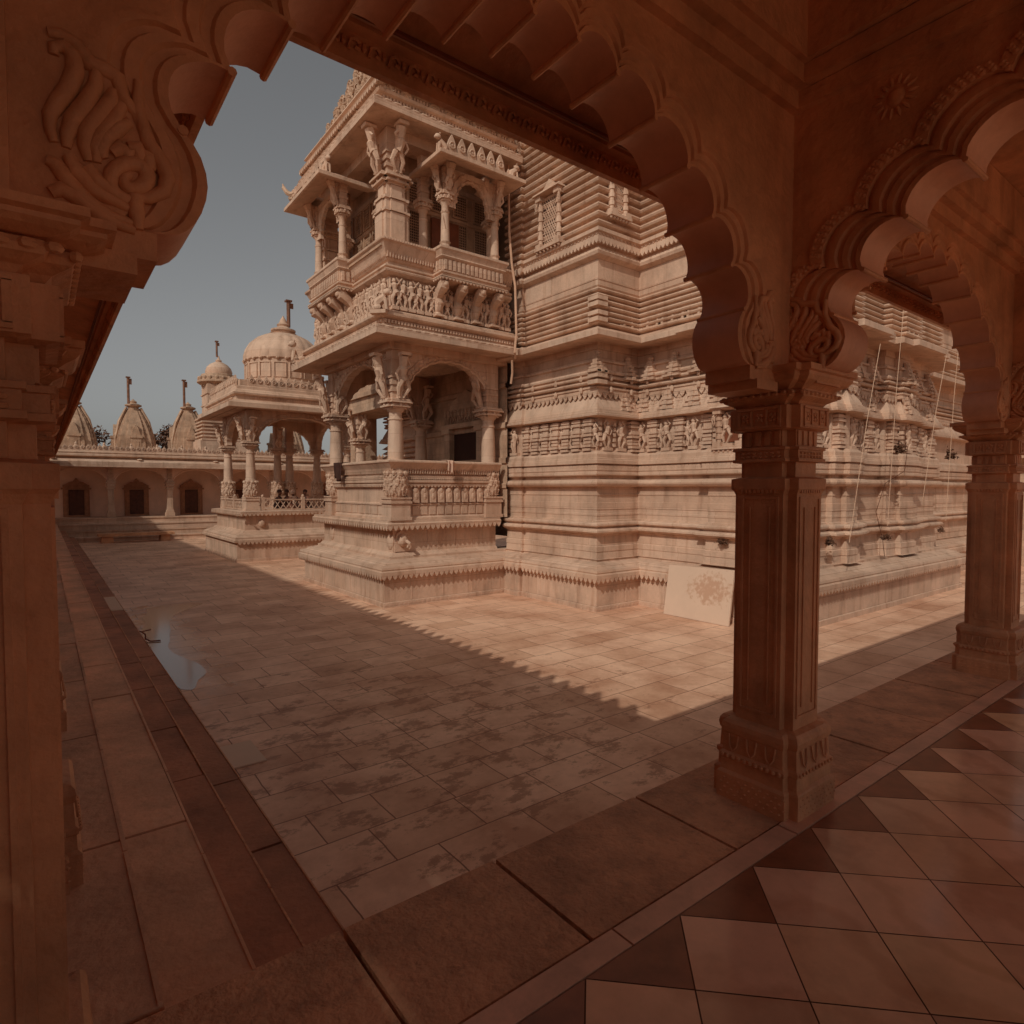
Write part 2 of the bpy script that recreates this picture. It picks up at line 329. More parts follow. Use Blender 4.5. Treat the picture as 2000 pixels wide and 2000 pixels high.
def scallop(cusps, bulge=.06, seg=6):
    out = [cusps[0]]
    for a, b in zip(cusps, cusps[1:]):
        mx_, mz = (a[0]+b[0])/2, (a[1]+b[1])/2; dx, dz = b[0]-a[0], b[1]-a[1]; l = math.hypot(dx, dz)
        nx, nz = dz/l, -dx/l
        if nx*mx_+nz*(mz-.3) < 0: nx, nz = -nx, -nz
        for i in range(1, seg+1):
            u = i/seg; w_ = math.sin(math.pi*u)**.6*bulge if 0 < u < 1 else 0
            out.append((a[0]+dx*u+nx*w_, a[1]+dz*u+nz*w_))
    return out
def arch(g, fr, curve, tl, tr, zt, n0, n1, cz, rel=((.03, .012), (.045, .0), (.085, .0), (.1, .014), (.13, .014), (.14, 0)), back=True, zb=None, soff=1, tc=None):
    """wall with an opening: curve runs left->right over the top; outward radial offsets rings give mouldings; n1 is the face, n0 the back"""
    tc = (tl+tr)/2 if tc is None else tc; k = len(curve); zb = curve[0][1] if zb is None else zb
    def ob(p):
        dx, dz = p[0]-tc, p[1]-cz; l = math.hypot(dx, dz); dx /= l; dz /= l; c = []
        if dz > 1e-6: c.append((zt-cz)/dz)
        if dz < -1e-6: c.append((zb-cz)/dz if zb < cz else 1e9)
        if dx > 1e-6: c.append((tr-tc)/dx)
        if dx < -1e-6: c.append((tl-tc)/dx)
        d = min(c); return (tc+dx*d, cz+dz*d), (dx, dz), d, l
    rings = [[(p[0], p[1]) for p in curve]]; ns = [n1]
    for wd, rz in rel:
        r_ = []
        for p in curve:
            o, d, D, l = ob(p); q = min(l+wd, D-.002); r_.append((tc+d[0]*q, cz+d[1]*q))
        rings.append(r_); ns.append(n1+rz)
    rings.append([ob(p)[0] for p in curve]); ns.append(n1)
    vs = []; fs = []
    for r_, n in zip(rings, ns): vs += [fr.p(t, n, z) for t, z in r_]
    for a in range(len(rings)-1):
        for i in range(k-1): fs.append((a*k+i, a*k+i+1, (a+1)*k+i+1, (a+1)*k+i))
    g.add(vs, fs, 0)
    # soffit and back
    g.add([fr.p(t, n1, z) for t, z in curve]+[fr.p(t, n0, z) for t, z in curve], [(i, i+k, i+1+k, i+1) for i in range(k-1)], soff)
    if back:
        g.add([fr.p(t, n0, z) for t, z in rings[0]]+[fr.p(t, n0, z) for t, z in rings[-1]], [(i, i+1, i+1+k, i+k) for i in range(k-1)], 0)
    # corners missed by the rays, top
    for side, tt in ((0, tl), (-1, tr)):
        e = rings[-1][side]
        for q in range(k-1):
            a, b = rings[-1][q], rings[-1][q+1]
            if abs(a[1]-zt) > 1e-4 and abs(b[1]-zt) < 1e-4 and side == 0: g.add([fr.p(a[0], n1, a[1]), fr.p(tl, n1, zt), fr.p(b[0], n1, b[1])], [(0, 1, 2)]); g.add([fr.p(a[0], n0, a[1]), fr.p(tl, n0, zt), fr.p(b[0], n0, b[1])], [(0, 1, 2)])
            if abs(a[1]-zt) < 1e-4 and abs(b[1]-zt) > 1e-4 and side == -1: g.add([fr.p(a[0], n1, a[1]), fr.p(tr, n1, zt), fr.p(b[0], n1, b[1])], [(0, 1, 2)]); g.add([fr.p(a[0], n0, a[1]), fr.p(tr, n0, zt), fr.p(b[0], n0, b[1])], [(0, 1, 2)])
def semi(tc, w_, z0, h, n=11, seg=5, bulge=.02):       # simple cusped round arch
    cu = [(tc-w_*math.cos(math.pi*i/n), z0+h*math.sin(math.pi*i/n)) for i in range(n+1)]
    out = [cu[0]]
    for a, b in zip(cu, cu[1:]):
        mt, mz = (a[0]+b[0])/2-tc, (a[1]+b[1])/2-z0; l = math.hypot(mt, mz)
        for i in range(1, seg+1):
            u = i/seg; q = math.sin(math.pi*u)*bulge if u < 1 else 0
            out.append((a[0]+(b[0]-a[0])*u+mt/l*q, a[1]+(b[1]-a[1])*u+mz/l*q))
    return out
# ================================================================ GROUND, COURT, FLOORS
g = G(); g.box(-900, 900, -900, 900, -3.4, -2.98); struct('ground', g, STEP)
g = G(); g.add([(-4, 1.9, -2.9), (60, 1.9, -2.9), (60, 60, -2.9), (-4, 60, -2.9)], [(0, 1, 2, 3)]); struct('courtyard', g, COURT)
# interior marble: squares laid on the diagonal with dark triangles against the border
g = G(); tint = []; hd = .246; z = -1.6; e = .0035
def quad(pts, mi, tn): g.add([(x, y, z) for x, y in pts], [tuple(range(len(pts)))], mi); tint.extend([tn]*len(pts))
for j in range(0, 16):
    cy = 1.152-hd*j
    for i in range(-9, 22):
        cx = 1.376+.492*i+(hd if j % 2 else 0)
        v = random.choice([.82, .9, .97, 1, 1, 1.04, .74]); quad([(cx, cy+hd-e), (cx-hd+e, cy), (cx, cy-hd+e), (cx+hd-e, cy)], 0, (v, v*random.uniform(.93, 1.02), v*random.uniform(.88, 1.02)))
for i in range(-9, 22):
    cx = 1.622+.492*i; v = random.uniform(.8, 1.2); quad([(cx-hd+e, 1.398), (cx, 1.152+e), (cx+hd-e, 1.398)], 1, (v, v, v))
g.add([(-3.2, -2.6, z-.003), (12.2, -2.6, z-.003), (12.2, 1.4, z-.003), (-3.2, 1.4, z-.003)], [(0, 1, 2, 3)], 2); tint += [(1, 1, 1)]*4
fl = struct('floor', g, [MARBLE, DTRI, JOINT])
ca = fl.data.attributes.new('tint', 'FLOAT_COLOR', 'POINT')
for i, c_ in enumerate(tint): ca.data[i].color = (*c_, 1)
g = G(); x = -3.2
while x < 12.2:
    l = random.uniform(.9, 1.5); g.box(x+.003, x+l-.003, 1.402, 1.503, -1.8, -1.598+random.uniform(-.001, .002), taper=.002); x += l
struct('floor_border', g, STRIP)
g = G(); js = [-3.2, -2.3, -1.35, -.5, .15, .83, 1.517, 2.42, 3.25, 4.05, 4.825, 5.7, 6.6, 7.5, 8.4, 9.2, 10.1, 11, 12]
for a, b in zip(js, js[1:]): g.box(a+.004, b-.004, 1.508, 2.11 if a > -.4 else 1.9, -1.9, -1.603+random.uniform(-.004, .002), taper=.006)
struct('edge_slabs', g, SLAB)
g = G(); g.box(-3.2, 12, -5.6, 2.04, -2.97, -1.906); struct('gallery_platform', g, STEP)
g = G()
def treads(g, x0, x1, z1, z0, ly, y0=2.116, y1=41.5, offy=0):
    y = y0; first = True
    while y < y1:
        l = ly*random.uniform(.8, 1.2)
        if first: l = offy-y0 if offy else l; first = False
        g.box(x0, x1+random.uniform(-.008, .008), y+.003, min(y+l, y1)-.003, z0, z1+random.uniform(-.005, .005), taper=.008); y += l
treads(g, -3.2, .262, -1.602, -2.6, 1.3, offy=3.26)
treads(g, .255, .64, -1.93, -2.7, 1.5, offy=3.93)
for (x, z_) in ((.262, -1.602), (.64, -1.93)):
    y = 2.12
    while y < 41: l = random.uniform(.8, 1.6); g.box(x-.018, x+.010+random.uniform(-.004, .004), y+.004, y+l-.002, z_-.05, z_+.007+random.uniform(-.003, .003), mi=0, taper=.006); y += l
struct('side_platform', g, [STEP, STRIP])
g = G(); treads(g, .63, 1.0, -2.3, -2.95, 1.25, offy=5.38); treads(g, .99, 1.37, -2.62, -2.95, 1.4, offy=4.58)
for (x, z_) in ((1.0, -2.3), (1.37, -2.62)):
    y = 2.12
    while y < 41: l = random.uniform(.8, 1.6); g.box(x-.014, x+.010+random.uniform(-.004, .004), y+.004, y+l-.002, z_-.05, z_+.006+random.uniform(-.003, .003), mi=1, taper=.006); y += l
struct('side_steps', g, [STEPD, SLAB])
# puddle
g = G(); P = [(1.9, 17.2), (2.6, 17.3), (3.3, 17.1), (2.9, 16.6), (2.35, 15.9), (2.15, 15.0), (2.05, 14.2), (1.9, 13.3), (1.75, 12.6), (1.8, 12.0), (2.0, 11.3), (2.05, 10.6), (1.85, 10.2), (1.66, 9.7), (1.5, 9.9), (1.52, 10.6), (1.44, 11.3), (1.52, 12.0), (1.46, 12.8), (1.62, 13.6), (1.55, 14.4), (1.75, 15.2), (1.7, 16.0), (1.95, 16.5)]
Q = []
for a, b in zip(P, P[1:]+P[:1]):
    for i in range(5):
        u = i/5; Q.append((a[0]+(b[0]-a[0])*u+.03*math.sin(9*a[1]+i), a[1]+(b[1]-a[1])*u+.05*math.sin(7*a[0]+i*1.3), -2.896))
for _ in range(4): Q = [tuple((Q[i-1][k]+2*Q[i][k]+Q[(i+1) % len(Q)][k])/4 for k in range(3)) for i in range(len(Q))]
g.add(Q, [tuple(range(len(Q)))]); struct('puddle', g, WATER)
# ================================================================ GALLERIES (near and left)
HALF = [(-1.19, .56), (-1.155, .562), (-1.13, .568), (-1.112, .58), (-1.095, .60), (-1.08, .628), (-1.07, .66), (-1.066, .69), (-1.069, .72), (-1.079, .752), (-1.096, .78)]
CU = [(-1.115, .80), (-1.01, .97), (-.87, 1.14), (-.70, 1.29), (-.50, 1.41), (-.29, 1.49), (-.097, 1.525)]
def gcurve(half, c):            # scaled to a bay of half width `half`, centred at c
    k = (half-.345)/1.19*1.0
    cu = [(x*k, z_) for x, z_ in CU]; cu = cu+[(-x, z_) for x, z_ in cu[::-1]]
    L_ = [(x*k, z_) for x, z_ in HALF]
    return [(c+x, z_) for x, z_ in L_+scallop(cu, .078, 10)+[(-x, z_) for x, z_ in L_[::-1]]]
def px_plane(u, v, Y):          # photograph measurements taken on the arch face
    a = (u-1000)/1198; b_ = (v-1000)/1198; p = R(2.151); th = R(37.5)
    fw = math.cos(p)-b_*math.sin(p); dn = b_*math.cos(p)+math.sin(p)
    x = a*math.cos(th)+fw*math.sin(th); y = -a*math.sin(th)+fw*math.cos(th)
    return x*Y/y, -dn*Y/y
STROKES = [[(290, 300), (290, 258), (340, 252), (398, 305), (405, 390), (370, 480), (310, 555), (268, 625), (270, 700), (292, 770)],
 [(520, 380), (515, 470), (460, 565), (392, 650), (360, 735), (358, 800)], [(612, 490), (600, 545), (520, 645), (462, 722), (458, 800), (475, 872)],
 [(662, 565), (620, 645), (545, 735), (510, 805), (522, 880)], [(700, 665), (640, 690), (565, 750), (540, 820), (562, 860)],
 [(255, 175), (330, 190), (410, 245), (485, 345), (560, 375), (636, 430), (665, 535), (735, 620), (752, 690)],
 [(250, 862), (300, 885), (370, 985), (475, 1095), (595, 1168), (715, 1205)], [(368, 842), (418, 935), (515, 1035), (695, 1128)], [(470, 902), (530, 990), (690, 1093)],
 [(745, 440), (742, 600), (800, 775), (878, 890), (903, 965), (880, 1035), (800, 1072), (722, 1062)],
 [(270, 1040), (330, 1020), (420, 1070), (560, 1180), (730, 1245)],
 [(600, 830), (650, 800), (700, 830), (690, 870)], [(690, 800), (740, 800), (760, 850), (740, 890)], [(760, 830), (800, 850), (800, 900), (770, 930)], [(730, 1055), (735, 1150), (745, 1240)]]
strokes = [[px_plane(x*.3623, y*.3623, 1.56) for x, y in s_] for s_ in STROKES]
sp = []
for i in range(26):
    a = i*.42; r_ = 150*(1-i/30); sp.append(px_plane((712+r_*math.cos(a+.5))*.3623, (968+r_*.82*math.sin(a+.5))*.3623, 1.56))
strokes.append(sp)
strokes = [[(x+.15, z_) for x, z_ in s_] for s_ in strokes]       # distance from the pillar axis
def leaves(g, fr, tc, sgn, k=1., n=.0, wdt=.0135):
    for s_ in strokes:
        pts = [(tc+sgn*x*k, n+.001, z_) for x, z_ in s_ if x*k > .03]
        if len(pts) > 2: g.tube(pts, [wdt*(.5+.8*math.sin(math.pi*min(.95, (i+.7)/len(pts)))) for i in range(len(pts))], 12, fr)
def gpillar(parent, cx, cy, detail=True, pk='pillar', top=1.78, dz=0.):
    a, c = .165, .045
    poly = [(a, -a+c), (a, a-c), (a-c, a-c), (a-c, a), (-a+c, a), (-a+c, a-c), (-a, a-c), (-a, -a+c), (-a+c, -a+c), (-a+c, -a), (a-c, -a), (a-c, -a+c)]
    poly = [(cx+x, cy+y) for x, y in poly]
    g = G(); g.sweep(poly, [(0, -1.2), (0, -.03), (.008, -.01), (.016, .0), (.016, .05), (0, .055), (-.02, .06), (-.02, .13), (.012, .135), (.012, .15), (.004, .152), (.004, .19), (.012, .192), (.012, .205), (-.02, .21), (-.02, .29), (-.02, .45), (-.004, .46), (-.004, top)], closed=True)
    for q in range(4):
        ax = [(1, 0), (0, 1), (-1, 0), (0, -1)][q]; fr = Fr(cx+ax[0]*a, cy+ax[1]*a, -ax[1], ax[0], ax[0], ax[1])
        for (t0, t1, z0, z1) in ((-.10, -.088, -1.12, -.05), (.088, .10, -1.12, -.05), (-.10, .10, -1.132, -1.12), (-.10, .10, -.05, -.038), (-.055, -.05, -1.08, -.09), (.05, .055, -1.08, -.09)):
            g.box(t0, t1, -.01, .007, z0, z1, fr)
        if detail:
            for i in range(9): g.box(-.1+.0225*i, -.088+.0225*i, -.01, .014, -.02, -.0, fr)
            for i in range(7):
                for zz in (.158, .176): g.ball((-.095+.0315*i, .006, zz), (.012, .008, .007), 6, 4, fr)
            for i in range(4): g.box(-.093+.052*i, -.065+.052*i, -.03, -.012, .215, .285, fr)
    o = g.build(pk, GAL, parent)
    g = G(); g.sweep(poly, [(.065, -1.62), (.065, -1.475), (.06, -1.468), (.05, -1.46), (.048, -1.40), (.056, -1.392), (.056, -1.372), (.044, -1.362), (.04, -1.27), (.046, -1.26), (.05, -1.235), (.046, -1.212), (.034, -1.196), (.0, -1.188)], closed=True)
    if detail:
        for q in range(4):
            ax = [(1, 0), (0, 1), (-1, 0), (0, -1)][q]; fr = Fr(cx+ax[0]*(a+.065), cy+ax[1]*(a+.065), -ax[1], ax[0], ax[0], ax[1])
            for i in range(9):
                for j in range(4):
                    g.ball((-.16+.04*i+(.02 if j % 2 else 0), -.001, -1.575+.026*j), (.011, .007, .010), 4, 2, fr)
            for i in range(11): g.ball((-.155+.031*i, -.006, -1.382), (.012, .012, .012), 5, 3, fr)
            for i in range(3):
                t = -.1+.1*i; g.tube([(t-.028, -.018, -1.27), (t-.02, -.012, -1.33), (t, -.01, -1.355), (t+.02, -.012, -1.33), (t+.028, -.018, -1.27)], .005, 4, fr)
    ob_ = g.build('pillar_base', GAL, parent)
    ob_.parent = o; ob_.location = (0, 0, 0)
    g = G(); g.sweep(poly, [(-.06, .29), (.0, .29), (.022, .295), (.022, .405), (.0, .41), (.012, .425), (.045, .442), (.052, .455), (.045, .468), (.03, .475), (.05, .49-dz*.3), (.085, .51-dz*.5), (.1, .53-dz*.7), (.1, .545-dz*.8), (.115, .55-dz*.8), (.115, .578-dz), (.0, .58-dz)], closed=True)
    if detail:
        for q in range(4):
            ax = [(1, 0), (0, 1), (-1, 0), (0, -1)][q]; fr = Fr(cx+ax[0]*(a+.022), cy+ax[1]*(a+.022), -ax[1], ax[0], ax[0], ax[1])
            for (t0, t1, z0, z1) in ((-.115, -.1, .31, .39), (.1, .115, .31, .39), (-.115, .115, .388, .4), (-.115, .115, .3, .312), (-.045, -.035, .31, .39), (.035, .045, .31, .39)): g.box(t0, t1, -.01, .008, z0, z1, fr)
            for tt in (-.072, 0, .072):
                for k in range(4):
                    an = k*math.pi/2+.78; g.ball((tt+.014*math.cos(an), .0, .35+.017*math.sin(an)), (.011, .009, .011), 6, 4, fr)
                g.ball((tt, .004, .35), .007, 6, 4, fr)
            for i in range(10): g.ball((-.18+.04*i, .028, .457), (.017, .013, .011), 6, 4, fr)
    oc = g.build('capital', GAL, parent); oc.parent = o; oc.location = (0, 0, 0)
    return o
def garch(parent, fr, t0, t1, beaded=False, leaf=True, cc=None, hh=None):
    g = G(); half = hh or (t1-t0)/2; c = cc if cc is not None else (t0+t1)/2; cv = gcurve(half, c); k = (half-.345)/1.19
    arch(g, fr, cv, t0+.02, t1-.02, 1.80, -.24, 0, .56, tc=c, rel=((.022, .0), (.03, -.012), (.05, -.012), (.058, .0), (.085, .0), (.092, -.01), (.11, -.01), (.118, .004), (.15, .004), (.158, -.0))+(((.172, -.008), (.178, .010), (.236, .010), (.242, 0)) if beaded else ()))
    arr = [(c+s_*x*k, z_) for x, z_ in CU for s_ in (-1, 1)]
    for (t, z_) in arr: g.tube([(t, .004, z_), (t, -.244, z_)], .011, 8, fr)
    for sg in (-1, 1):
        a_, b_ = sorted((c+sg*1.17*k, c+sg*(half-.15))); g.box(a_, b_, -.237, -.003, .50, .563, fr); g.box(*sorted((c+sg*1.21*k, c+sg*(half-.15))), -.25, .01, .46, .503, fr)
    if leaf:
        for n_ in (0.,): leaves(g, fr, c-half, 1, k, n_); leaves(g, fr, c+half, -1, k, n_)
    if beaded:
        for tt in (.56, 2*c-.56):
            g.ball((tt, -.004, 1.655), (.04, .016, .04), 10, 6, fr)
            for i in range(14): a = i*math.pi/7; g.tube([(tt+.05*math.cos(a), .004, 1.655+.05*math.sin(a)), (tt+.07*math.cos(a), .002, 1.655+.07*math.sin(a)), (tt+.09*math.cos(a), -.003, 1.655+.09*math.sin(a))], [.006, .009, .004], 8, fr)
        for (t, z_) in cv[::1]:
            dx, dz = t-c, z_-.56; l = math.hypot(dx, dz)
            for r_ in (.192, .208, .224):
                g.ball((t+dx/l*r_, .010, z_+dz/l*r_), (.013, .008, .013), 5, 3, fr)
    return g.build('arch', [GAL, GAL2], parent, smooth=True)
near = thing('arcade_gallery', (3.05, 1.68, -1.6), "shaded sandstone gallery in the foreground with scalloped arches framing the courtyard", 'gallery')
XS = [-.15, 3.02, 6.6, 9.9]
for x in XS: gpillar(near, x, 1.68, dz=.055 if x < 0 else 0)
for y_ in (-1.9,):
    for x in (-.6, 3.02, 6.6, 9.9): gpillar(near, x, y_, detail=False)
FRONT = Fr(0, 1.56, 1, 0, 0, -1)
for a, b in zip(XS, XS[1:]): garch(near, FRONT, a, b, cc=1.385 if a < 0 else None, hh=1.535 if a < 0 else None)
for x in XS[1:]: garch(near, Fr(x-.12, 1.68, 0, -1, -1, 0), 0, 3.58, beaded=True, cc=1.66, hh=1.78)
g = G()
# beams over the arches, ceiling, roof slab
for (n0, n1, z0, z1) in ((1.52, 1.86, 1.78, 1.86), (1.47, 1.90, 1.86, 1.94), (1.44, 1.94, 1.94, 2.28)): g.box(-3.2, 12, n0, n1, z0, z1)
for x in XS[1:]:
    for (n0, n1, z0, z1) in ((.16, .16, 1.78, 1.86), (.21, .21, 1.86, 1.94), (.24, .24, 1.94, 2.28)): g.box(x-n0, x+n1, -2.1, 1.52-(n0-.16), z0+.002, z1-.002)
g.box(-3.2, 12, -2.1, -1.7, 1.78, 2.27)
g.build('beam', GAL, near)
g = G(); g.box(-3.4, 12.2, -2.7, 2.02, 2.285, 2.37)  # unseen rear edge stops short so sun reaches the floor behind the camera
for x in (4.76,):
    for k in range(3): a = 1.2-.25*k; g.box(x-a, x+a, -.1-a, -.1+a, 2.22-.02*k, 2.29, taper=0)
for i in range(22):     # rosettes in the ceiling panels
    x = .3+.55*i
    for y in (.9, .2, -.6): g.ball((x, y, 2.285), (.11, .11, .03), 10, 4)
g.build('ceiling', GAL, near)
g = G(); g.box(-14, 24, -26, -5.6, -3, -1.606); struct('rear_bounce_floor', g, STEP)  # unseen floor added behind the camera to bounce sunlight into the gallery
# eave, parapet crest; the same around the corner over the left wing
def eave_set(parent, path, gutter=True):
    g = G(); g.sweep(path, [(-.5, 1.93), (-.09, 1.80), (-.09, 1.765), (-.05, 1.755), (-.035, 1.655), (0, 1.655), (.012, 1.70), (0, 1.78), (-.5, 2.06)], side=-1)
    for x, y, tx, ty, nx, ny, l in resample(off(path, -.045, -1), .085):
        fr = Fr(x, y, tx, ty, -nx, -ny)
        g.tube([(-.03, -.004, 1.69), (-.02, -.008, 1.725), (.0, -.01, 1.735), (.018, -.008, 1.72), (.012, -.008, 1.70), (-.002, -.008, 1.705)], .0085, 4, fr)
        g.ball((.034, -.008, 1.715), (.012, .015, .02), 5, 3, fr)
    g.build('eave', GAL, parent)
    g = G()
    gp = off(path, -.13, -1)
    for i, (a, b) in enumerate(zip(gp, gp[1:])): g.tube([(*a, 1.775), (*b, 1.775)], .012, 6)
    g.build('gutter', DARKB, parent)
    g = G(); gp = off(path, -.116, -1)
    for a, b in zip(gp, gp[1:]): g.tube([(*a, 1.768), (*b, 1.768)], .004, 5)
    g.build('gutter_edge', PIPE, parent)
    g = G(); g.sweep(path, [(-.45, 1.9), (-.45, 2.14), (-.40, 2.16), (-.40, 2.2), (-.46, 2.22), (-.5, 2.3), (-.55, 2.3), (-.55, 1.9)], side=-1)
    g.build('parapet', PALE2, parent)
side = thing('side_gallery', (-.15, 3.2, -1.6), "long gallery wing along the left steps, its pillars seen edge on beside the foreground pillar", 'gallery')
eave_set(near, [(.62, 2.35), (12.2, 2.35)]); eave_set(side, [(.62, 41.4), (.62, 2.35)][::1])
g = G(); crest(g, [(.62, 2.35), (12, 2.35)], -.45-.02, 2.2, .30, .21, side=-1); g.build('crest', PALE2, near)
g = G()
for x, y, tx, ty, nx, ny, l in resample([(.42, 41), (.42, 2.35)], .33):
    fr = Fr(x, y, tx, ty, 1, 0); g.prism([(-l*.5, 2.0), (l*.5, 2.0), (l*.46, 2.16), (l*.3, 2.2), (l*.34, 2.3), (l*.2, 2.4), (0, 2.5), (-l*.2, 2.4), (-l*.34, 2.3), (-l*.3, 2.2), (-l*.46, 2.16)], -.06, 0, fr); g.ball((0, 0, 2.28), (.08, .03, .08), 8, 4, fr)
g.build('crest', PALE2, side)
ys = [1.68, 3.17, 5.16]; 
while ys[-1] < 39: ys.append(ys[-1]+2.05)
for i, y in enumerate(ys[1:]): gpillar(side, -.13, y, detail=i < 4)
for a, b in zip(ys, ys[1:]):
    g = G(); h_ = (b-a)/2; cv = gcurve(h_, (a+b)/2) if h_ > .7 else gcurve(h_, (a+b)/2)
    fr = Fr(.0, 0, 0, 1, 1, 0)
    arch(g, fr, cv, a+.02, b-.02, 1.80, -.25, 0, .56, rel=((.03, .012), (.05, 0), (.09, 0), (.1, .012)))
    g.build('arch', [GAL, GAL2], side)
g = G(); g.box(-.34, .06, 1.95, 41.4, 1.8, 2.283); g.build('beam', GAL, side)
g = G(); g.box(-3.2, .3, 2.02, 41.4, 2.2835, 2.37); g.build('ceiling', GAL, side)
g = G(); g.box(-3.4, -3.2, 1.9, 41.4, -1.6, 2.37); g.build('rear_wall', GAL, side)
g = G(); g.box(-3.6, -3.4, -3.4, 1.9, -1.6, 2.28); g.build('sun_block_wall', GAL, near)  # unseen wall added on the left to keep sun out of the gallery
g = G(); g.box(-3.4, -.7, -3.4, -3.2, -1.6, 2.28); g.build('sun_block_wall', GAL, near)  # unseen partial wall added to cut the light on the left pillar
# ================================================================ TEMPLE (court units, built with scale=S)
def B(g, name, m, parent=None, smooth=False): return g.build(name, m, parent, scale=S, smooth=smooth)
temple = thing('temple', (4.66*S, 9.68*S, -2.9), "large sunlit carved sandstone temple with two storey columned porch at its corner", 'temple')
PL = [(8.3, 17.2), (8.3, 16.0), (7.3, 16.0), (7.3, 13.7), (4.66, 13.7), (4.66, 9.68), (7.24, 9.68), (7.24, 9.2), (7.3, 9.2), (7.3, 7.2), (8.35, 7.2), (8.35, 5.05), (9.0, 5.05), (9.0, 4.42), (15.2, 4.42), (15.2, 5.3), (27, 5.3)]
g = G(); g.sweep(PL, [(.03, -2.05), (.03, -1.97), (.0, -1.96), (0, -1.53), (.06, -1.52), (.08, -1.50), (.11, -1.49), (.11, -1.43), (.08, -1.41), (.09, -1.39), (.08, -1.35), (-.02, -1.33), (-.06, -1.29), (-.22, -1.25), (-.22, -1.21), (-.6, -1.20)])
dentils(g, PL[:-3], .03, -1.985, .09, .035, th=.006)
for x, y, tx, ty, nx, ny, l in resample(PL[4:13], .62):
    g.box(-.012, .012, -.01, .006, -1.95, -1.54, Fr(x+tx*.2, y+ty*.2, tx, ty, nx, ny))
B(g, 'lower_plinth', PALE, temple)
g = G(); teeth(g, PL, .108, -1.49, .10, .08); B(g, 'plinth_fringe', PALE, temple)
WP = [(7.24, 9.95), (7.24, 9.2), (7.3, 9.2), (7.3, 7.2), (8.35, 7.2), (8.35, 6.25), (8.27, 6.25), (8.27, 5.05), (9.0, 5.05), (9.0, 4.52), (9.85, 4.52), (9.85, 4.42), (10.15, 4.42), (10.15, 4.33), (11.05, 4.33), (11.05, 4.42), (11.35, 4.42), (11.35, 4.56), (11.9, 4.56), (11.9, 4.42), (12.3, 4.42), (12.3, 4.33), (13.5, 4.33), (13.5, 4.42), (13.9, 4.42), (13.9, 4.54), (15.2, 4.54), (15.2, 5.3), (27, 5.3)]
prof = [(-.20, -1.215), (-.25, -1.21), (-.26, -1.09), (-.25, -1.085), (-.25, -1.0), (-.27, -.99), (-.28, -.82), (-.24, -.80), (-.24, -.785), (-.19, -.775), (-.155, -.745), (-.155, -.715), (-.19, -.69), (-.245, -.68), (-.245, -.66), (-.2, -.65), (-.185, -.63), (-.185, -.60), (-.2, -.58), (-.27, -.57), (-.27, -.55),
 (-.30, -.54), (-.30, -.47), (-.292, -.465), (-.292, -.43), (-.30, -.425), (-.30, -.36), (-.29, -.355), (-.29, -.24), (-.30, -.235), (-.30, -.12), (-.294, -.115), (-.294, -.09), (-.30, -.085), (-.30, .035), (-.24, .04), (-.195, .055), (-.17, .085), (-.165, .11), (-.18, .145), (-.22, .165), (-.31, .17), (-.31, .225), (-.235, .235), (-.225, .25), (-.225, .29), (-.235, .295), (-.235, .315), (-.225, .32), (-.225, .40),
 (-.26, .405), (-.26, .43), (-.20, .44), (-.20, .50), (-.215, .51), (-.215, .53), (-.235, .54), (-.235, .60), (-.25, .62), (-.29, .66), (-.37, .67), (-.37, 1.235), (-.27, 1.24), (-.18, 1.255), (-.175, 1.29), (-.20, 1.30), (-.20, 1.33), (-.215, 1.335), (-.215, 1.37), (-.25, 1.375), (-.26, 1.42), (-.36, 1.64), (-.32, 1.645), (-.29, 1.66), (-.29, 1.70), (-.31, 1.705), (-.31, 1.735), (-.29, 1.74), (-.29, 1.77), (-.36, 1.775), (-.36, 1.80), (-.27, 1.815), (-.255, 1.84), (-.27, 1.865), (-.34, 1.875), (-.34, 1.90), (-.28, 1.91), (-.27, 1.93), (-.28, 1.96), (-.35, 1.965), (-.35, 1.99), (-.30, 2.0), (-.29, 2.03), (-.30, 2.06), (-.38, 2.065), (-.38, 2.2), (-.34, 2.205), (-.34, 2.24), (-.40, 2.245), (-.40, 2.42), (-.37, 2.43), (-.37, 2.53), (-.3, 2.545)]
g = G(); g.sweep(WP, prof)
B(g, 'wall', PALE, temple)
g = G(); g.sweep(WP, [(-.34, 2.54), (.03, 2.50), (.09, 2.515), (.095, 2.60), (.06, 2.625), (-.08, 2.66), (-.22, 2.74), (-.34, 2.80)]); B(g, 'eave', PALE, temple)
up = [(-.34, 2.79), (-.30, 2.80)]
z = 2.80
while z < 3.36:
    up += [(-.24, z+.012), (-.225, z+.035), (-.24, z+.058), (-.31, z+.066), (-.31, z+.084)]; z += .093
up += [(-.32, z), (-.30, z+.03), (-.30, z+.12), (-.29, z+.125), (-.29, z+.15), (-.31, z+.155), (-.31, 3.92), (-.27, 3.94), (-.22, 3.97), (-.20, 4.02), (-.22, 4.07), (-.27, 4.09), (-.27, 4.13), (-.20, 4.15), (-.16, 4.17), (-.16, 4.24), (-.22, 4.26), (-.22, 4.31), (-.17, 4.33), (-.17, 4.39), (-.25, 4.41)]
z = 4.41
while z < 7.9: up += [(-.30, z+.01), (-.30, z+.055), (-.22, z+.066), (-.20, z+.10), (-.22, z+.128), (-.30, z+.135)]; z += .14
g = G(); g.sweep(WP, up); B(g, 'upper_wall', PALE, temple)
g = G(); teeth(g, WP, -.222, .405, .075, .05); teeth(g, WP, -.158, 4.17, .085, .06); teeth(g, WP, -.205, 4.33, .085, .05); teeth(g, WP, -.29, 1.66, .12, .09, th=.02)
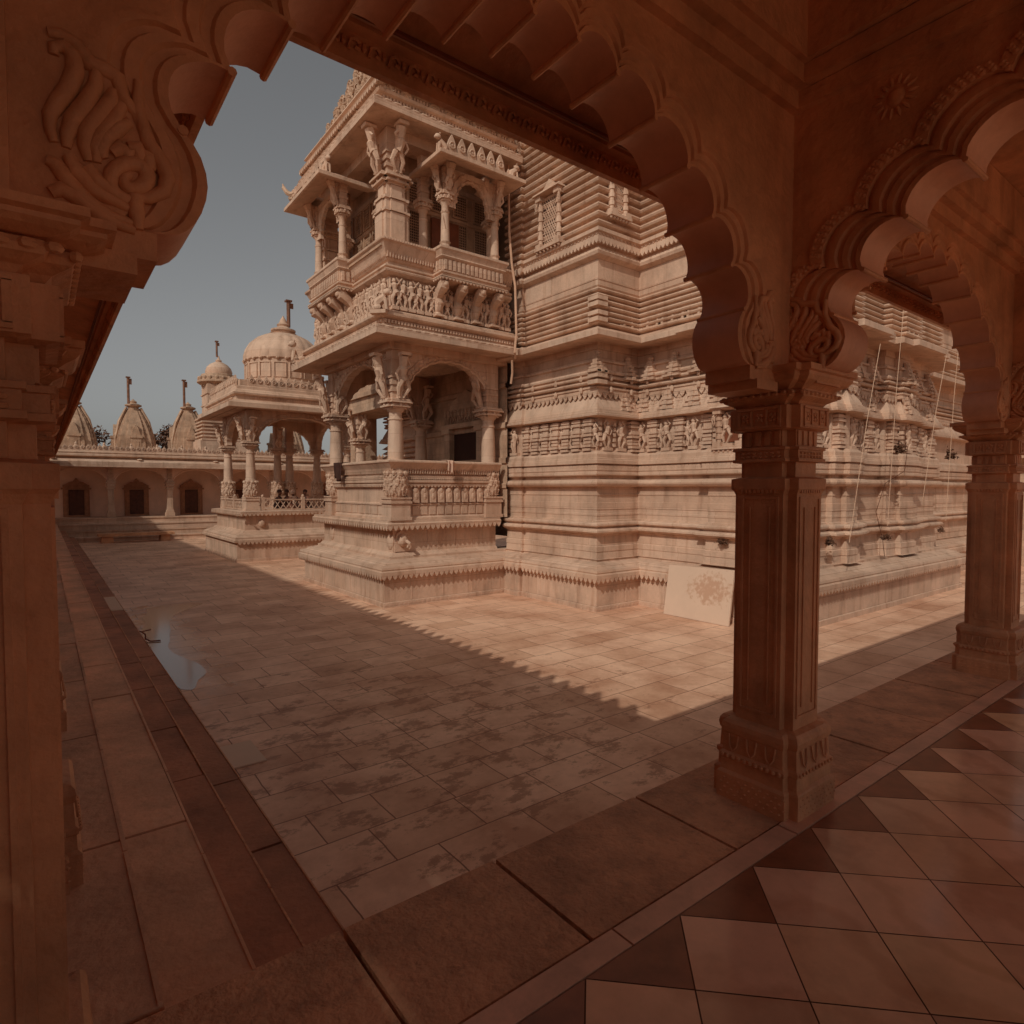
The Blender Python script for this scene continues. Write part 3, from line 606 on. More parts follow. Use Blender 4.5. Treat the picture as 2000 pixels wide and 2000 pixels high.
dentils(g, WP, -.29, -.09, .05, .02, th=.004); dentils(g, WP, -.25, .52, .06, .03, th=.03); B(g, 'fringe', PALE, temple)
# carved figure band and little towers
g = G(); cnt = 0
for x, y, tx, ty, nx, ny, l in resample(off(WP[:-1], -.37), .27):
    fr = Fr(x, y, tx, ty, nx, ny); cnt += 1
    if abs(nx+1) < .01 and abs(x-7.67) < .05 or (cnt % 2 and x > 8.0):
        a = l*.34
        for i in range(9):
            b_ = .02*math.sin(i*1.9); g.box(-a-b_, a+b_, -.02, .13-.004*i+b_, .665+.062*i, .665+.062*i+.042, fr); g.box(-a*.8, a*.8, -.02, .09, .665+.062*i+.042, .727+.062*i, fr)
        figure(g, fr, l*.5, .05, .72, .40, cnt, 1.1)
    else:
        g.box(-l*.32, l*.32, -.02, .10, .665, .72, fr); figure(g, fr, 0, .06, .72, .46, cnt, 1.25)
        for i in range(5): g.box(-l*.5, -l*.36, -.02, .07, .74+.09*i, .80+.09*i, fr)
B(g, 'figure_frieze', PALE, temple)
g = G()
for x, y, tx, ty, nx, ny, l in resample(off(WP[:-1], -.33), .52):
    fr = Fr(x, y, tx, ty, nx, ny)
    if x > 8.1:
        kiosk(g, fr, -l*.22, -.02, 1.38, .34, .5); kiosk(g, fr, l*.22, -.02, 1.38, .22, .36); kiosk(g, fr, 0, -.02, 1.93, .36, .45)
        for q in (-.2, 0, .2): kiosk(g, fr, q*l*2, .0, 2.84, .2, .42)
    for k in range(2): g.ball((0, .07, 1.92-.2*k), (.035, .035, .06), 6, 4, fr)
for (x, y) in ((7.3, 7.2), (8.27, 5.05), (9.0, 4.52), (9.85, 4.42)):
    for zz in (1.79, 1.9, 1.98, 2.84, 2.95, 3.1, 3.2): g.box(x+.18, x+.42, y+.18, y+.42, zz, zz+.07)
    kiosk(g, Fr(x+.3, y+.3, 1, 0), 0, 0, 1.99, .3, .38)
B(g, 'turret', PALE, temple)
# windows and niches of the wing
def niche(parent, fr, t, z0, z1, w_, n=.0, lattice=True, name='window'):
    g = G(); h = z1-z0
    for sg in (-1, 1):
        for i in range(9): r_ = .055 if i % 2 else .04; g.tube([(t+sg*(w_/2+.03), n+.03, z0+h*i/9), (t+sg*(w_/2+.03), n+.03, z0+h*(i+1)/9)], r_, 8, fr)
        g.box(t+sg*(w_/2+.03)-.07, t+sg*(w_/2+.03)+.07, n-.05, n+.11, z1, z1+.09, fr); g.box(t+sg*(w_/2+.03)-.07, t+sg*(w_/2+.03)+.07, n-.05, n+.11, z0-.07, z0, fr)
        figure(g, fr, t+sg*(w_/2+.09), n+.08, z1-.16, .24, 1)
    g.box(t-w_/2-.14, t+w_/2+.14, n-.05, n+.16, z1+.09, z1+.13, fr, taper=.02)
    g.box(t-w_/2-.1, t+w_/2+.1, n-.05, n+.09, z1+.13, z1+.19, fr, taper=.03)
    g.box(t-w_/2-.12, t+w_/2+.12, n-.05, n+.11, z0-.12, z0-.07, fr)
    for i in range(7): g.ball((t-w_/2-.08+(w_+.16)*i/6, n+.07, z0-.14), (.025, .03, .03), 6, 4, fr)
    g.prism([(t-w_*.4, z1+.19), (t+w_*.4, z1+.19), (t, z1+.19+w_*.35)], n-.03, n+.05, fr)
    o = B(g, name, PALE, parent)
    g = G(); g.box(t-w_/2, t+w_/2, n-.04, n-.01 if lattice else n+.0, z0, z1, fr); p_ = B(g, 'dark_backing', VOID if lattice else DARKB, temple); p_.parent = o; p_.location = (0, 0, 0)  # dark sheet put in for the unlit depth behind the frame
    if lattice:
        g = G(); k = 7
        for i in range(-k, k+1):
            for sg in (-1, 1):
                a = t+i*w_/k*.9; pts = []
                for u in (0, .25, .5, .75, 1):
                    xx = a+sg*h*u*.55; pts.append((xx, n+.004, z0+h*u))
                pts = [q for q in pts if t-w_/2 <= q[0] <= t+w_/2]
                if len(pts) > 1: g.tube(pts, .011, 4, fr)
        for i in range(6): g.tube([(t-w_/2, n+.006, z0+h*(i+.5)/6), (t+w_/2, n+.006, z0+h*(i+.5)/6)], .011, 4, fr)
        q_ = B(g, 'lattice', PALE, temple); q_.parent = o; q_.location = (0, 0, 0)
FX = Fr(7.51, 0, 0, -1, -1, 0)           # -x faces of the wing, t = -y
niche(temple, FX, -8.62, 4.52, 5.30, .44)
niche(temple, Fr(0, 7.42, 1, 0, 0, -1), 7.98, 4.75, 5.35, .28)
niche(temple, Fr(8.58, 0, 0, -1, -1, 0), -5.55, .74, 1.18, .34, lattice=False, name='niche')
# ---- porch
PU = [(7.3, 13.7), (4.66, 13.7), (4.66, 9.68), (7.26, 9.68)]
g = G(); g.sweep(PU, [(-.22, -1.21), (-.26, -1.20), (-.30, -1.15), (-.33, -1.14), (-.33, -.75), (-.30, -.74), (-.30, -.70), (-.14, -.665), (-.13, -.62), (-.16, -.60), (-.16, -.565), (-.3, -.56), (-2.4, -.56)])
for (x0, y0, tx, ty) in ((4.99, 10.12, 0, 1), (5.2, 10.01, 1, 0), (4.99, 12.9, 0, 1)):
    fr = Fr(x0, y0, tx, ty, -ty, -tx); g.ball((0, .0, -.95), (.13, .05, .15), 12, 6, fr)
fr = Fr(5.15, 10.01, 1, 0)
g.prism([(-.14, -1.13), (.16, -1.13), (.16, -.93), (.1, -.80), (0, -.74), (-.1, -.80), (-.14, -.93)], -.02, .035, fr); g.ball((.0, .06, -.93), (.1, .09, .11), 10, 6, fr)
g.tube([(.03, .14, -.93), (.07, .2, -.98), (.09, .19, -1.04), (.06, .18, -1.07), (.03, .19, -1.04), (.04, .2, -1.0)], [.035, .03, .025, .022, .02, .015], 8, fr)
for x, y, tx, ty, nx, ny, l in resample([(5.4, 10.01), (7.26, 10.01)], .6): g.box(-.015, .015, -.01, .006, -1.13, -.76, Fr(x, y, 1, 0))
B(g, 'upper_plinth', PALE, temple)
g = G(); teeth(g, PU, -.132, -.655, .105, .085); B(g, 'plinth_fringe', PALE, temple)
PP = [(7.3, 12.95), (4.97, 12.95), (4.97, 9.95), (7.26, 9.95)]
g = G(); g.sweep(PP, [(.04, -.56), (.04, -.52), (.01, -.5), (0, -.49), (0, -.30), (.02, -.295), (.02, -.27), (0, -.265), (-.02, -.25), (-.02, .03), (.02, .05), (.05, .07), (.05, .09), (.03, .10), (.07, .12), (.07, .16), (.02, .18), (.02, .2), (.05, .21), (.05, .24), (0, .26), (.14, .46), (.16, .475), (.16, .50), (.13, .52), (.04, .52), (-.06, .3), (-.3, .25), (-.3, -.55)])
for x, y, tx, ty, nx, ny, l in resample(PP[2:], .175):
    fr = Fr(x, y, tx, ty, nx, ny); a = l*.34
    g.box(-a, a, -.03, .05, -.25, -.03, fr, taper=.01); g.ball((0, .01, -.03), (a, .045, .06), 8, 5, fr); g.box(-a*1.1, a*1.1, -.01, .018, -.47, -.31, fr)
    g.ball((0, .035, -.14), (a*.6, .03, .07), 6, 4, fr)
for x, y, tx, ty, nx, ny, l in resample(PP[:3], .3): g.box(-l*.4, l*.4, -.01, .012, -.47, -.31, Fr(x, y, tx, ty, nx, ny))
dentils(g, PP, .05, .205, .045, .03, th=.02); teeth(g, PP, .05, .07, .07, .04, th=.02)
for x, y, tx, ty, nx, ny, l in resample(off(PP, .07), .05): g.box(-.006, .006, -.03, .012, .28, .44, Fr(x, y, tx, ty, nx, ny))
B(g, 'parapet', PALE, temple)
def tcolumn(parent, x, y, z0, zs, zc, zt, r=.14, figs=((-1, 0), (0, -1)), base=.21, carved=True, fh=.72, name='column', sq=False):
    g = G(); h = zc-z0
    if sq:
        for (a, b_, q) in ((z0, z0+h*.52, r*1.25), (z0+h*.52, z0+h*.56, r*1.4), (z0+h*.56, z0+h*.74, r*1.18), (z0+h*.74, z0+h*.79, r*1.32), (z0+h*.79, zc, r*1.0)):
            g.box(x-q, x+q, y-q, y+q, a, b_); g.box(x-q-.03, x+q+.03, y-q*.6, y+q*.6, a, b_-.01); g.box(x-q*.6, x+q*.6, y-q-.03, y+q+.03, a, b_-.01)
    else:
        g.lathe(x, y, [(r*1.15, zs), (r*1.02, zs+.05*h), (r, zs+.2*h), (r*.86, zc-.2), (r*.98, zc-.19), (r*.98, zc-.16), (r*.82, zc-.155), (r*.82, zc-.06), (r*1.0, zc-.04), (r*1.15, zc)], 12 if carved else 10)
    o = B(g, name, PALE, parent, smooth=not sq)
    if not sq:
        g = G(); b = base
        if carved:
            g.box(x-b, x+b, y-b, y+b, z0, z0+.06); g.box(x-b*.9, x+b*.9, y-b*.9, y+b*.9, z0+.06, z0+.3); g.box(x-b*1.02, x+b*1.02, y-b*1.02, y+b*1.02, z0+.3, z0+.34); g.box(x-b*.92, x+b*.92, y-b*.92, y+b*.92, z0+.34, z0+.38); g.box(x-b*1.0, x+b*1.0, y-b*1.0, y+b*1.0, z0+.38, z0+.41)
            g.lathe(x, y, [(b*.75, z0+.41), (b*.95, z0+.5), (b*1.0, z0+.62), (b*.92, z0+.8), (b*.7, z0+.95), (r*1.15, zs+.02)], 12)
            for k in range(10):
                a = k*math.pi/5; figure(g, Fr(x, y, -math.sin(a), math.cos(a), math.cos(a), math.sin(a)), 0, b*.88, z0+.44, .36, k, 1.3)
                g.ball((x+b*.9*math.cos(a+.3), y+b*.9*math.sin(a+.3), z0+.84), (.045, .045, .05), 6, 4)
        else:
            g.box(x-b, x+b, y-b, y+b, z0, z0+.06); g.lathe(x, y, [(b*.95, z0+.06), (b*.8, z0+.12), (r*1.3, z0+.16), (r*1.1, zs+.01)], 10)
        q = B(g, 'column_base', PALE, parent); q.parent = o; q.location = (0, 0, 0)
    g = G(); k = r*1.2
    for (zz, a) in ((0, 1.0), (.03, 1.3), (.07, 1.15), (.10, 1.5), (.14, 1.35)): g.box(x-k*a, x+k*a, y-k*a*.75, y+k*a*.75, zc+zz, zc+zz+.032); g.box(x-k*a*.75, x+k*a*.75, y-k*a, y+k*a, zc+zz, zc+zz+.03)
    for i in range(12): a = i*math.pi/6; g.ball((x+k*1.2*math.cos(a), y+k*1.2*math.sin(a), zc+.07), (.035, .035, .045), 6, 4)
    g.box(x-k*.72, x+k*.72, y-k*.72, y+k*.72, zc+.16, zt)
    for zz in (.3, .42, .54): g.box(x-k*.85, x+k*.85, y-k*.85, y+k*.85, zc+zz, zc+zz+.04)
    q = B(g, 'capital', PALE, parent); q.parent = o; q.location = (0, 0, 0)
    for j, (dx, dy) in enumerate(figs):
        g = G(); fr = Fr(x, y, -dy, dx, dx, dy, 0)
        # leaning: shear by building a frame that drifts outward with height
        class Lean(Fr):
            def p(s, t, n, z): return Fr.p(s, t, n+(z-zc)*.22, z)
        fr = Lean(x, y, -dy, dx, dx, dy)
        figure(g, fr, 0, k*1.05, zc+.17, fh*.9, j+int(x*3), 1.25)
        g.tube([(0, k*.75, zc+.17), (0, k*.8, zc+.4), (0, k*.95, zc+.17+fh)], [.06, .05, .09], 6, fr)
        g.box(-.09, .09, k*.5, k*1.5, zc+.17+fh, zc+.22+fh, fr)
        q = B(g, 'bracket_figure', PALE, parent, smooth=True); q.parent = o; q.location = (0, 0, 0)
    return o
tcolumn(temple, 5.06, 10.02, -.56, .42, 1.42, 2.56)
tcolumn(temple, 5.06, 12.80, -.56, .42, 1.42, 2.56, figs=((-1, 0), (0, -1), (0, 1)))
tcolumn(temple, 7.12, 10.06, -.56, .42, 1.42, 2.56, figs=((-1, 0),))
tcolumn(temple, 7.12, 12.80, -.56, .42, 1.42, 2.56, figs=((-1, 0), (0, -1)))
# lower arches
def parch(parent, fr, t0, t1, zs, za, zt, ring=True, th=.16, bl=.028, n=13, m=PALE, nm='arch', sc=True):
    g = G(); c = (t0+t1)/2; w_ = (t1-t0)/2-.24
    cv = semi(c, w_, zs, za-zs, n, 5, bl); cv = [(c-w_-.04, zs-.14), (c-w_-.05, zs-.05)]+cv+[(c+w_+.05, zs-.05), (c+w_+.04, zs-.14)]
    arch(g, fr, cv, t0, t1, zt, -th, 0, zs-.14, rel=((.03, .02), (.05, .0), (.06, .015), (.15, .02), (.17, .0)), zb=zs-.14)
    if ring:
        for i in range(n*2+1):
            a = math.pi*i/(n*2); g.ball((c-(w_+.10)*math.cos(a), .02, zs+(za-zs+.10)*math.sin(a)), (.04, .025, .04), 6, 4, fr)
        for sg in (-1, 1):
            tt, zz = c+sg*(w_+.02), zt-.17
            for r_ in (.1, .055): g.tube([(tt+r_*math.cos(a*math.pi/5), .012, zz+r_*math.sin(a*math.pi/5)) for a in range(11)], .018, 5, fr)
            g.ball((tt, .02, zz), (.025, .02, .025), 6, 4, fr)
    o = g.build(nm, m, parent, scale=S if sc else 1.)
    return o
parch(temple, Fr(0, 9.97, 1, 0, 0, -1), 5.06, 7.3, 1.62, 2.36, 2.60)
parch(temple, Fr(4.99, 0, 0, -1, -1, 0), -12.80, -10.02, 1.62, 2.36, 2.60)
parch(temple, Fr(0, 12.87, 1, 0, 0, 1), 5.06, 7.3, 1.62, 2.36, 2.60)
# inner wall with the doorway
g = G(); g.sweep([(7.4, 13.6), (7.4, 9.8)], [(0, -.56), (0, .0), (.03, .02), (.03, .1), (0, .12), (0, .5), (.04, .52), (.04, .62), (0, .64), (0, 1.2), (.05, 1.22), (.05, 1.32), (0, 1.34), (0, 2.0), (.05, 2.02), (.05, 2.1), (0, 2.12), (0, 2.6)])
fr = Fr(7.4, 0, 0, -1, -1, 0)
for q in (-11.85, -10.55):
    g.box(q-.12, q+.12, 0, .16, -.56, 1.22, fr); g.box(q-.16, q+.16, 0, .2, 1.22, 1.32, fr)
g.box(-12.1, -10.3, 0, .2, 1.32, 1.42, fr); g.prism([(-12, 1.42), (-10.4, 1.42), (-10.6, 1.9), (-11.2, 2.15), (-11.8, 1.9)], 0, .08, fr)
for i in range(12): figure(g, fr, -12+.145*i, .1, 1.44, .3, i)
B(g, 'porch_wall', PALE2, temple)
g = G(); g.box(-11.73, -10.67, .005, .03, -.56, 1.21, fr)
door = B(g, 'door', VOID, temple)  # near-black sheet filling the doorway, its interior shade put into the colour
# soffit slab, lower eave and cornice
PB = [(7.3, 12.8), (5.0, 12.8), (5.0, 9.9), (7.34, 9.9)]
g = G(); g.box(4.9, 7.5, 9.8, 12.9, 2.60, 2.72); g.box(4.86, 7.4, 9.82, 10.12, 2.45, 2.6); g.box(4.86, 5.16, 10.12, 12.9, 2.452, 2.598); g.lathe(6.2, 11.4, [(1.0, 2.52), (.8, 2.56), (.6, 2.55), (.3, 2.6)], 24); B(g, 'porch_ceiling', PALE, temple)
def eave2(parent, path, z, o, name='eave', teeth_=True):
    g = G(); g.sweep(path, [(-.05, z+.06), (o-.05, z), (o, z+.01), (o+.005, z+.13), (o-.05, z+.16), (o-.2, z+.20), (o-.22, z+.23)])
    for x, y, tx, ty, nx, ny, l in resample(off(path, o), .16): g.ball((0, -.005, z+.13), (l*.5, .02, .022), 6, 4, Fr(x, y, tx, ty, nx, ny))
    return B(g, name, PALE, parent)
eave2(temple, PB, 2.52, .66)
g = G(); g.sweep(PB, [(.44, 2.74), (.42, 2.84), (.50, 2.87), (.52, 2.89), (.52, 2.93), (.42, 2.96), (.42, 2.99), (.36, 3.02), (.22, 3.05), (.22, 3.62), (.27, 3.64), (.33, 3.68), (.34, 3.71), (.30, 3.74), (.33, 3.76), (.33, 3.79), (.25, 3.82), (.25, 3.86), (.28, 3.88), (.40, 4.13), (.43, 4.15), (.43, 4.18), (.38, 4.20), (.2, 4.20)])
dentils(g, PB, .43, 2.82, .06, .05, th=.04); dentils(g, PB, .42, 4.19, .05, .035, th=.02)
for x, y, tx, ty, nx, ny, l in resample(off(PB, .32), .052): g.box(-.008, .008, -.05, .02, 3.91, 4.10, Fr(x, y, tx, ty, nx, ny))
B(g, 'upper_parapet', PALE, temple)
g = G(); i = 0
for x, y, tx, ty, nx, ny, l in resample(off(PB, .22), .155):
    fr = Fr(x, y, tx, ty, nx, ny); i += 1
    figure(g, fr, 0, .06, 3.12, .46, i, 1.3); g.box(-l*.4, l*.4, -.01, .1, 3.06, 3.12, fr)
    g.box(-l*.5, -l*.38, -.01, .05, 3.12, 3.6, fr)
B(g, 'figure_frieze', PALE, temple)
def stat(parent, x, y, z, h, tx, ty, kind='lion', nm='lion_statue', sc=S):
    g = G(); fr = Fr(x, y, tx, ty); seated_lion(g, fr, 0, 0, z, h, -1); g.box(-.3*h, .45*h, -.2*h, .2*h, z-.06, z, fr)
    return g.build(nm, PALE, parent, scale=sc, smooth=True)
stat(temple, 4.50, 9.42, 2.94, .36, -.7, -.7*-1)
stat(temple, 4.45, 13.28, 2.74, .42, 1, -.15)
g = G(); g.box(4.35, 4.62, 13.1, 13.4, 2.66, 2.70); B(g, 'statue_pedestal', PALE, temple)
# bay balconies
def balcony(parent, fr, t0, t1, cols, zb=3.66, zt=4.22, d=.60, d0=.25, brn=4, flip=1):
    g = G()
    path = [(t0, d0), (t0, d), (t1, d), (t1, d0)]
    wp = [fr.p(a, b, 0)[:2] for a, b in path]
    # make sure outward side is to the right of travel
    cx = sum(p[0] for p in wp)/4; cy = sum(p[1] for p in wp)/4
    dx, dy = wp[2][0]-wp[1][0], wp[2][1]-wp[1][1]; mx_, my_ = (wp[1][0]+wp[2][0])/2-cx, (wp[1][1]+wp[2][1])/2-cy
    sd_ = 1 if (dy*mx_-dx*my_) > 0 else -1
    g.sweep(wp, [(-.3, zb), (-.02, zb), (.0, zb+.02), (.02, zb+.03), (.02, zb+.06), (-.03, zb+.08), (-.03, zb+.11), (.0, zb+.12), (.0, zb+.15), (-.05, zb+.17), (-.05, zb+.36), (-.02, zb+.38), (.0, zb+.40), (-.01, zb+.42), (.02, zb+.5), (.04, zb+.52), (.04, zt), (0, zt+.02), (-.16, zt+.02), (-.16, zb+.2)], side=sd_)
    teeth(g, wp, .02, zb+.035, .07, .05, side=sd_, th=.02)
    for x, y, tx, ty, nx, ny, l in resample(off(wp, -.05, sd_), .09): f2 = Fr(x, y, tx, ty, nx*sd_, ny*sd_); g.box(-l*.25, l*.25, -.01, .035, zb+.18, zb+.35, f2)
    o = B(g, 'balcony', PALE, parent)
    g = G()
    for i in range(brn):
        t = t0+.1+(t1-t0-.2)*i/(brn-1)
        g.tube([(t, .24, 3.12), (t, .30, 3.2), (t, .33, 3.3), (t, .30, 3.4), (t, .38, 3.5), (t, .50, 3.58), (t, .54, 3.66)], [.04, .07, .085, .075, .09, .11, .08], 8, fr)
        g.ball((t, .29, 3.12), (.07, .07, .05), 8, 4, fr); g.ball((t, .58, 3.58), (.05, .05, .05), 8, 5, fr)
        g.box(t-.09, t+.09, .22, .4, 3.07, 3.1, fr)
    b_ = B(g, 'balcony_brackets', PALE, parent, smooth=True); b_.parent = o; b_.location = (0, 0, 0)
    for (t, n) in cols:
        x, y, _ = fr.p(t, n, 0)
        tcolumn(parent, x, y, 4.2, 4.34, 5.06, 5.62, r=.078, figs=((fr.n[0], fr.n[1]),)+(((-1, 0),) if fr.n[1] else ()), base=.1, carved=False, fh=.42)
    tm = (t0+t1)/2
    parch(parent, Fr(*fr.p(0, d-.13, 0)[:2], fr.t[0], fr.t[1], *fr.n), cols[0][0], cols[1][0], 5.12, 5.50, 5.66, ring=False, th=.06, n=9)
    # eave of the bay with crest and lions
    e0, e1 = t0-.25, t1+.15; d1 = d+.40
    wp = [fr.p(a, b, 0)[:2] for a, b in ((e0, -.1), (e0, d1), (e1, d1), (e1, -.1))]
    g = G(); g.sweep(wp, [(-.4, 5.68), (-.03, 5.56), (0, 5.57), (.0, 5.63), (-.05, 5.66), (-.4, 5.82), (-.42, 5.86)], side=sd_)
    B(g, 'balcony_eave', PALE, parent)
    g = G(); wp2 = [fr.p(a, b, 0)[:2] for a, b in ((e0+.28, d1-.28), (e1-.28, d1-.28))]
    nn = 6
    for i in range(nn):
        l = (e1-e0-.56)/nn; t = e0+.28+l*(i+.5); r = l*.40; n = d1-.26; z_ = 5.72
        g.prism([(t-l*.48, z_), (t+l*.48, z_), (t+l*.48, z_+.06), (t+r, z_+.18), (t+r*.6, z_+.27), (t, z_+.36), (t-r*.6, z_+.27), (t-r, z_+.18), (t-l*.48, z_+.06)], -.05+n, n, fr)
        g.tube([(t+r*.62*math.cos(a*math.pi/5), n+.008, z_+.17+r*.62*math.sin(a*math.pi/5)) for a in range(11)], .017, 5, fr); g.ball((t, n, z_+.17), (.03, .025, .03), 6, 4, fr)
    B(g, 'crest', PALE, parent)
    for sg, t in ((1, e0+.16), (-1, e1-.16)):
        g = G(); seated_lion(g, fr, t, d1-.2, 5.66, .30, -sg); B(g, 'lion_statue', PALE, parent, smooth=True)
balcony(temple, Fr(0, 9.9, 1, 0, 0, -1), 5.6, 7.0, ((5.78, .42), (6.86, .42)))
balcony(temple, Fr(5.0, 0, 0, -1, -1, 0), -12.5, -10.95, ((-12.35, .44), (-11.12, .44)))
# upper storey: corner piers, columns, inner wall with lattice screens
tcolumn(temple, 4.93, 9.86, 4.2, 4.3, 5.18, 6.14, r=.17, sq=True, fh=.72)
tcolumn(temple, 4.93, 12.72, 4.2, 4.3, 5.18, 6.14, r=.15, sq=True, fh=.72, figs=((-1, 0),))
for (x, y) in ((5.62, 9.98), (5.2, 10.8), (5.2, 12.5), (7.1, 9.95)): tcolumn(temple, x, y, 4.2, 4.3, 5.05, 6.14, r=.085, figs=(), base=.11, carved=False)
g = G(); IW = [(7.4, 13.0), (5.45, 13.0), (5.45, 10.4), (7.4, 10.4)]
g.sweep(IW, [(0, 4.1), (0, 4.5), (.03, 4.52), (.03, 4.56), (0, 4.58), (0, 5.2), (.04, 5.22), (.04, 5.28), (0, 5.3), (0, 5.75), (.05, 5.77), (.05, 5.85), (0, 5.87), (0, 6.2)])
g.box(4.6, 7.4, 9.6, 12.7, 4.08, 4.14)
B(g, 'screen_wall', PALE2, temple)
g = G(); g2 = G()
for x, y, tx, ty, nx, ny, l in resample(IW, .42):
    fr = Fr(x, y, tx, ty, nx, ny)
    for (z0, z1) in ((4.6, 5.18), (5.32, 5.73)):
        g2.box(-.14, .14, .002, .01, z0, z1, fr)
        for (a, b, c, d) in ((-.17, -.14, z0-.02, z1+.02), (.14, .17, z0-.02, z1+.02), (-.14, .14, z1, z1+.02), (-.14, .14, z0-.02, z0)): g.box(a, b, 0, .05, c, d, fr)
        for i in range(7): g.box(-.14+.04*i, -.13+.04*i, .008, .022, z0, z1, fr)
        k = int((z1-z0)/.05)
        for i in range(k): g.box(-.14, .14, .009, .021, z0+.05*i+.02, z0+.05*i+.032, fr)
sw = B(g, 'lattice_screen', PALE2, temple); p_ = B(g2, 'screen_opening', VOID, temple)  # near-black sheets stand for the unlit space behind the lattice
g = G(); fr = Fr(0, 10.4, 1, 0, 0, -1); g.box(6.0, 6.6, .03, .09, 4.14, 5.15, fr); B(g, 'balcony_door', DARKB, temple)
g = G(); g.box(4.75, 7.5, 9.7, 12.9, 6.16, 6.24)
for (a, b, c, d) in ((4.8, 7.4, 9.74, 10.02), (4.8, 5.08, 10.02, 12.8)): g.box(a, b, c, d, 6.0, 6.16)
B(g, 'upper_ceiling', PALE, temple)
eave2(temple, PB, 6.13, .66, 'upper_eave')
tp = [(.45, 6.34), (.42, 6.40), (.42, 6.45), (.50, 6.48), (.52, 6.52), (.46, 6.55), (.38, 6.58), (.38, 6.66), (.48, 6.70), (.50, 6.74), (.44, 6.78), (.34, 6.80), (.34, 6.9), (.42, 6.95), (.40, 7.0), (.2, 7.02)]
g = G(); g.sweep(PB, tp); dentils(g, PB, .42, 6.46, .06, .05, th=.035); dentils(g, PB, .38, 6.65, .06, .05, th=.035); teeth(g, PB, .5, 6.7, .1, .06); B(g, 'cornice', PALE, temple)
# carved roof mass
g = G(); nl = 11
for k in range(nl):
    ins = -.10+.115*k; z0 = 6.42+.30*k; x0, x1, y0, y1 = 4.72+ins, 9.2-ins, 9.62+ins, 13.15-ins*1.0
    g.box(x0, x1, y0, y1, z0, z0+.2); g.box(x0+.06, x1-.06, y0+.06, y1-.06, z0+.2, z0+.31)
    for (p0, p1) in (((x0, y1), (x0, y0)), ((x0, y0), (x1, y0))):
        for x, y, tx, ty, nx, ny, l in resample([p0, p1], .26):
            fr = Fr(x, y, tx, ty, nx, ny); q = random.random()
            if q < .45: figure(g, fr, 0, .02, z0-.02, random.uniform(.3, .42), random.randint(0, 3), 1.6)
            elif q < .75:
                for r_ in (.1, .05): g.tube([(r_*math.cos(a*math.pi/4), .03, z0+.15+r_*math.sin(a*math.pi/4)) for a in range(9)], .028, 5, fr)
            else: kiosk(g, fr, 0, -.02, z0, .22, .36)
B(g, 'carved_roof', PALE2, temple)
g = G()
fr = Fr(4.40, 13.2, -.6, .8); g.tube([(0, 0, 6.22), (.12, 0, 6.2), (.22, 0, 6.26), (.3, 0, 6.36), (.32, 0, 6.45)], [.05, .06, .05, .035, .012], 7, fr); g.ball((.12, 0, 6.14), (.08, .03, .05), 6, 4, fr); g.ball((.3, 0, 6.36), (.05, .035, .04), 6, 4, fr)
B(g, 'bird_spout', PALE2, temple)
# body of the temple behind the porch (seen past the columns)
g = G(); pr = [q for q in prof if q[1] < 2.5]
BW = [(8.3, 17.2), (8.3, 16.0), (7.3, 16.0), (7.3, 13.55)]
g.sweep(BW, pr+[(-.05, 2.5), (-.05, 2.6), (-.3, 2.8), (-.3, 3.4), (-.25, 3.45), (-.3, 3.5), (-.3, 8)]); g.sweep(BW, [(-.37, .66), (-.2, .7), (-.35, .8), (-.22, .83), (-.36, .93), (-.24, .96), (-.37, 1.06), (-.24, 1.09), (-.37, 1.2)])
B(g, 'rear_wing_wall', PALE, temple)
g = G(); g.box(6.5, 7.4, 13.75, 16.3, -2.05, -.56); B(g, 'rear_wing_plinth', PALE, temple)
tcolumn(temple, 6.75, 15.4, -.56, .3, 1.15, 2.0, figs=((-1, 0), (0, -1)))
g = G(); g.box(6.5, 7.5, 13.3, 16.2, 1.95, 2.75); g.box(6.85, 7.5, 16.0, 16.3, -.6, 2.0); g.box(6.42, 7.5, 13.3, 16.3, 2.3, 2.4); B(g, 'rear_hall', PALE2, temple)
g = G(); g.box(7.83, 19, 9.02, 15.9, -1, 7.6); g.box(8.95, 19, 5.75, 9, -1, 7.55); g.box(7.83, 8.9, 7.75, 9.0, -1, 7.5); B(g, 'core', PALE2, temple)
# ================================================================ PAVILION
pav = thing('domed_pavilion', (6.35*S, 20.2*S, -2.9), "open sunlit stone pavilion with a fluted dome on carved columns, people sitting inside", 'pavilion')
x0, x1, y0, y1 = 4.30, 8.6, 18.2, 22.3
PQ = [(x0, y0), (x1, y0), (x1, y1), (x0, y1)]
g = G(); g.sweep(PQ, [(.03, -2.05), (.03, -1.97), (0, -1.96), (0, -1.53), (.07, -1.50), (.09, -1.49), (.09, -1.43), (.05, -1.41), (.05, -1.36), (-.06, -1.30), (-.20, -1.25), (-.22, -1.21), (-.30, -1.18), (-.30, -.78), (-.16, -.72), (-.15, -.65), (-.3, -.63)], closed=True, caps=True)
teeth(g, PQ, .088, -1.49, .11, .08); teeth(g, PQ+PQ[:1], -.152, -.71, .11, .07)
g.ball((x0+.75, y0+.28, -1.0), (.1, .07, .11), 10, 6); B(g, 'plinth', PALE, pav)
for (x, y, fg) in ((4.86, 18.85, ((-1, 0), (0, -1))), (7.8, 18.85, ((1, 0), (0, -1))), (4.86, 21.55, ((-1, 0), (0, 1))), (7.8, 21.55, ((0, 1),)), (6.45, 21.6, ((0, -1),)), (6.85, 21.6, ())):
    tcolumn(pav, x, y, -.64, .25, 1.22, 2.30, r=.135, figs=fg, base=.2, fh=.62)
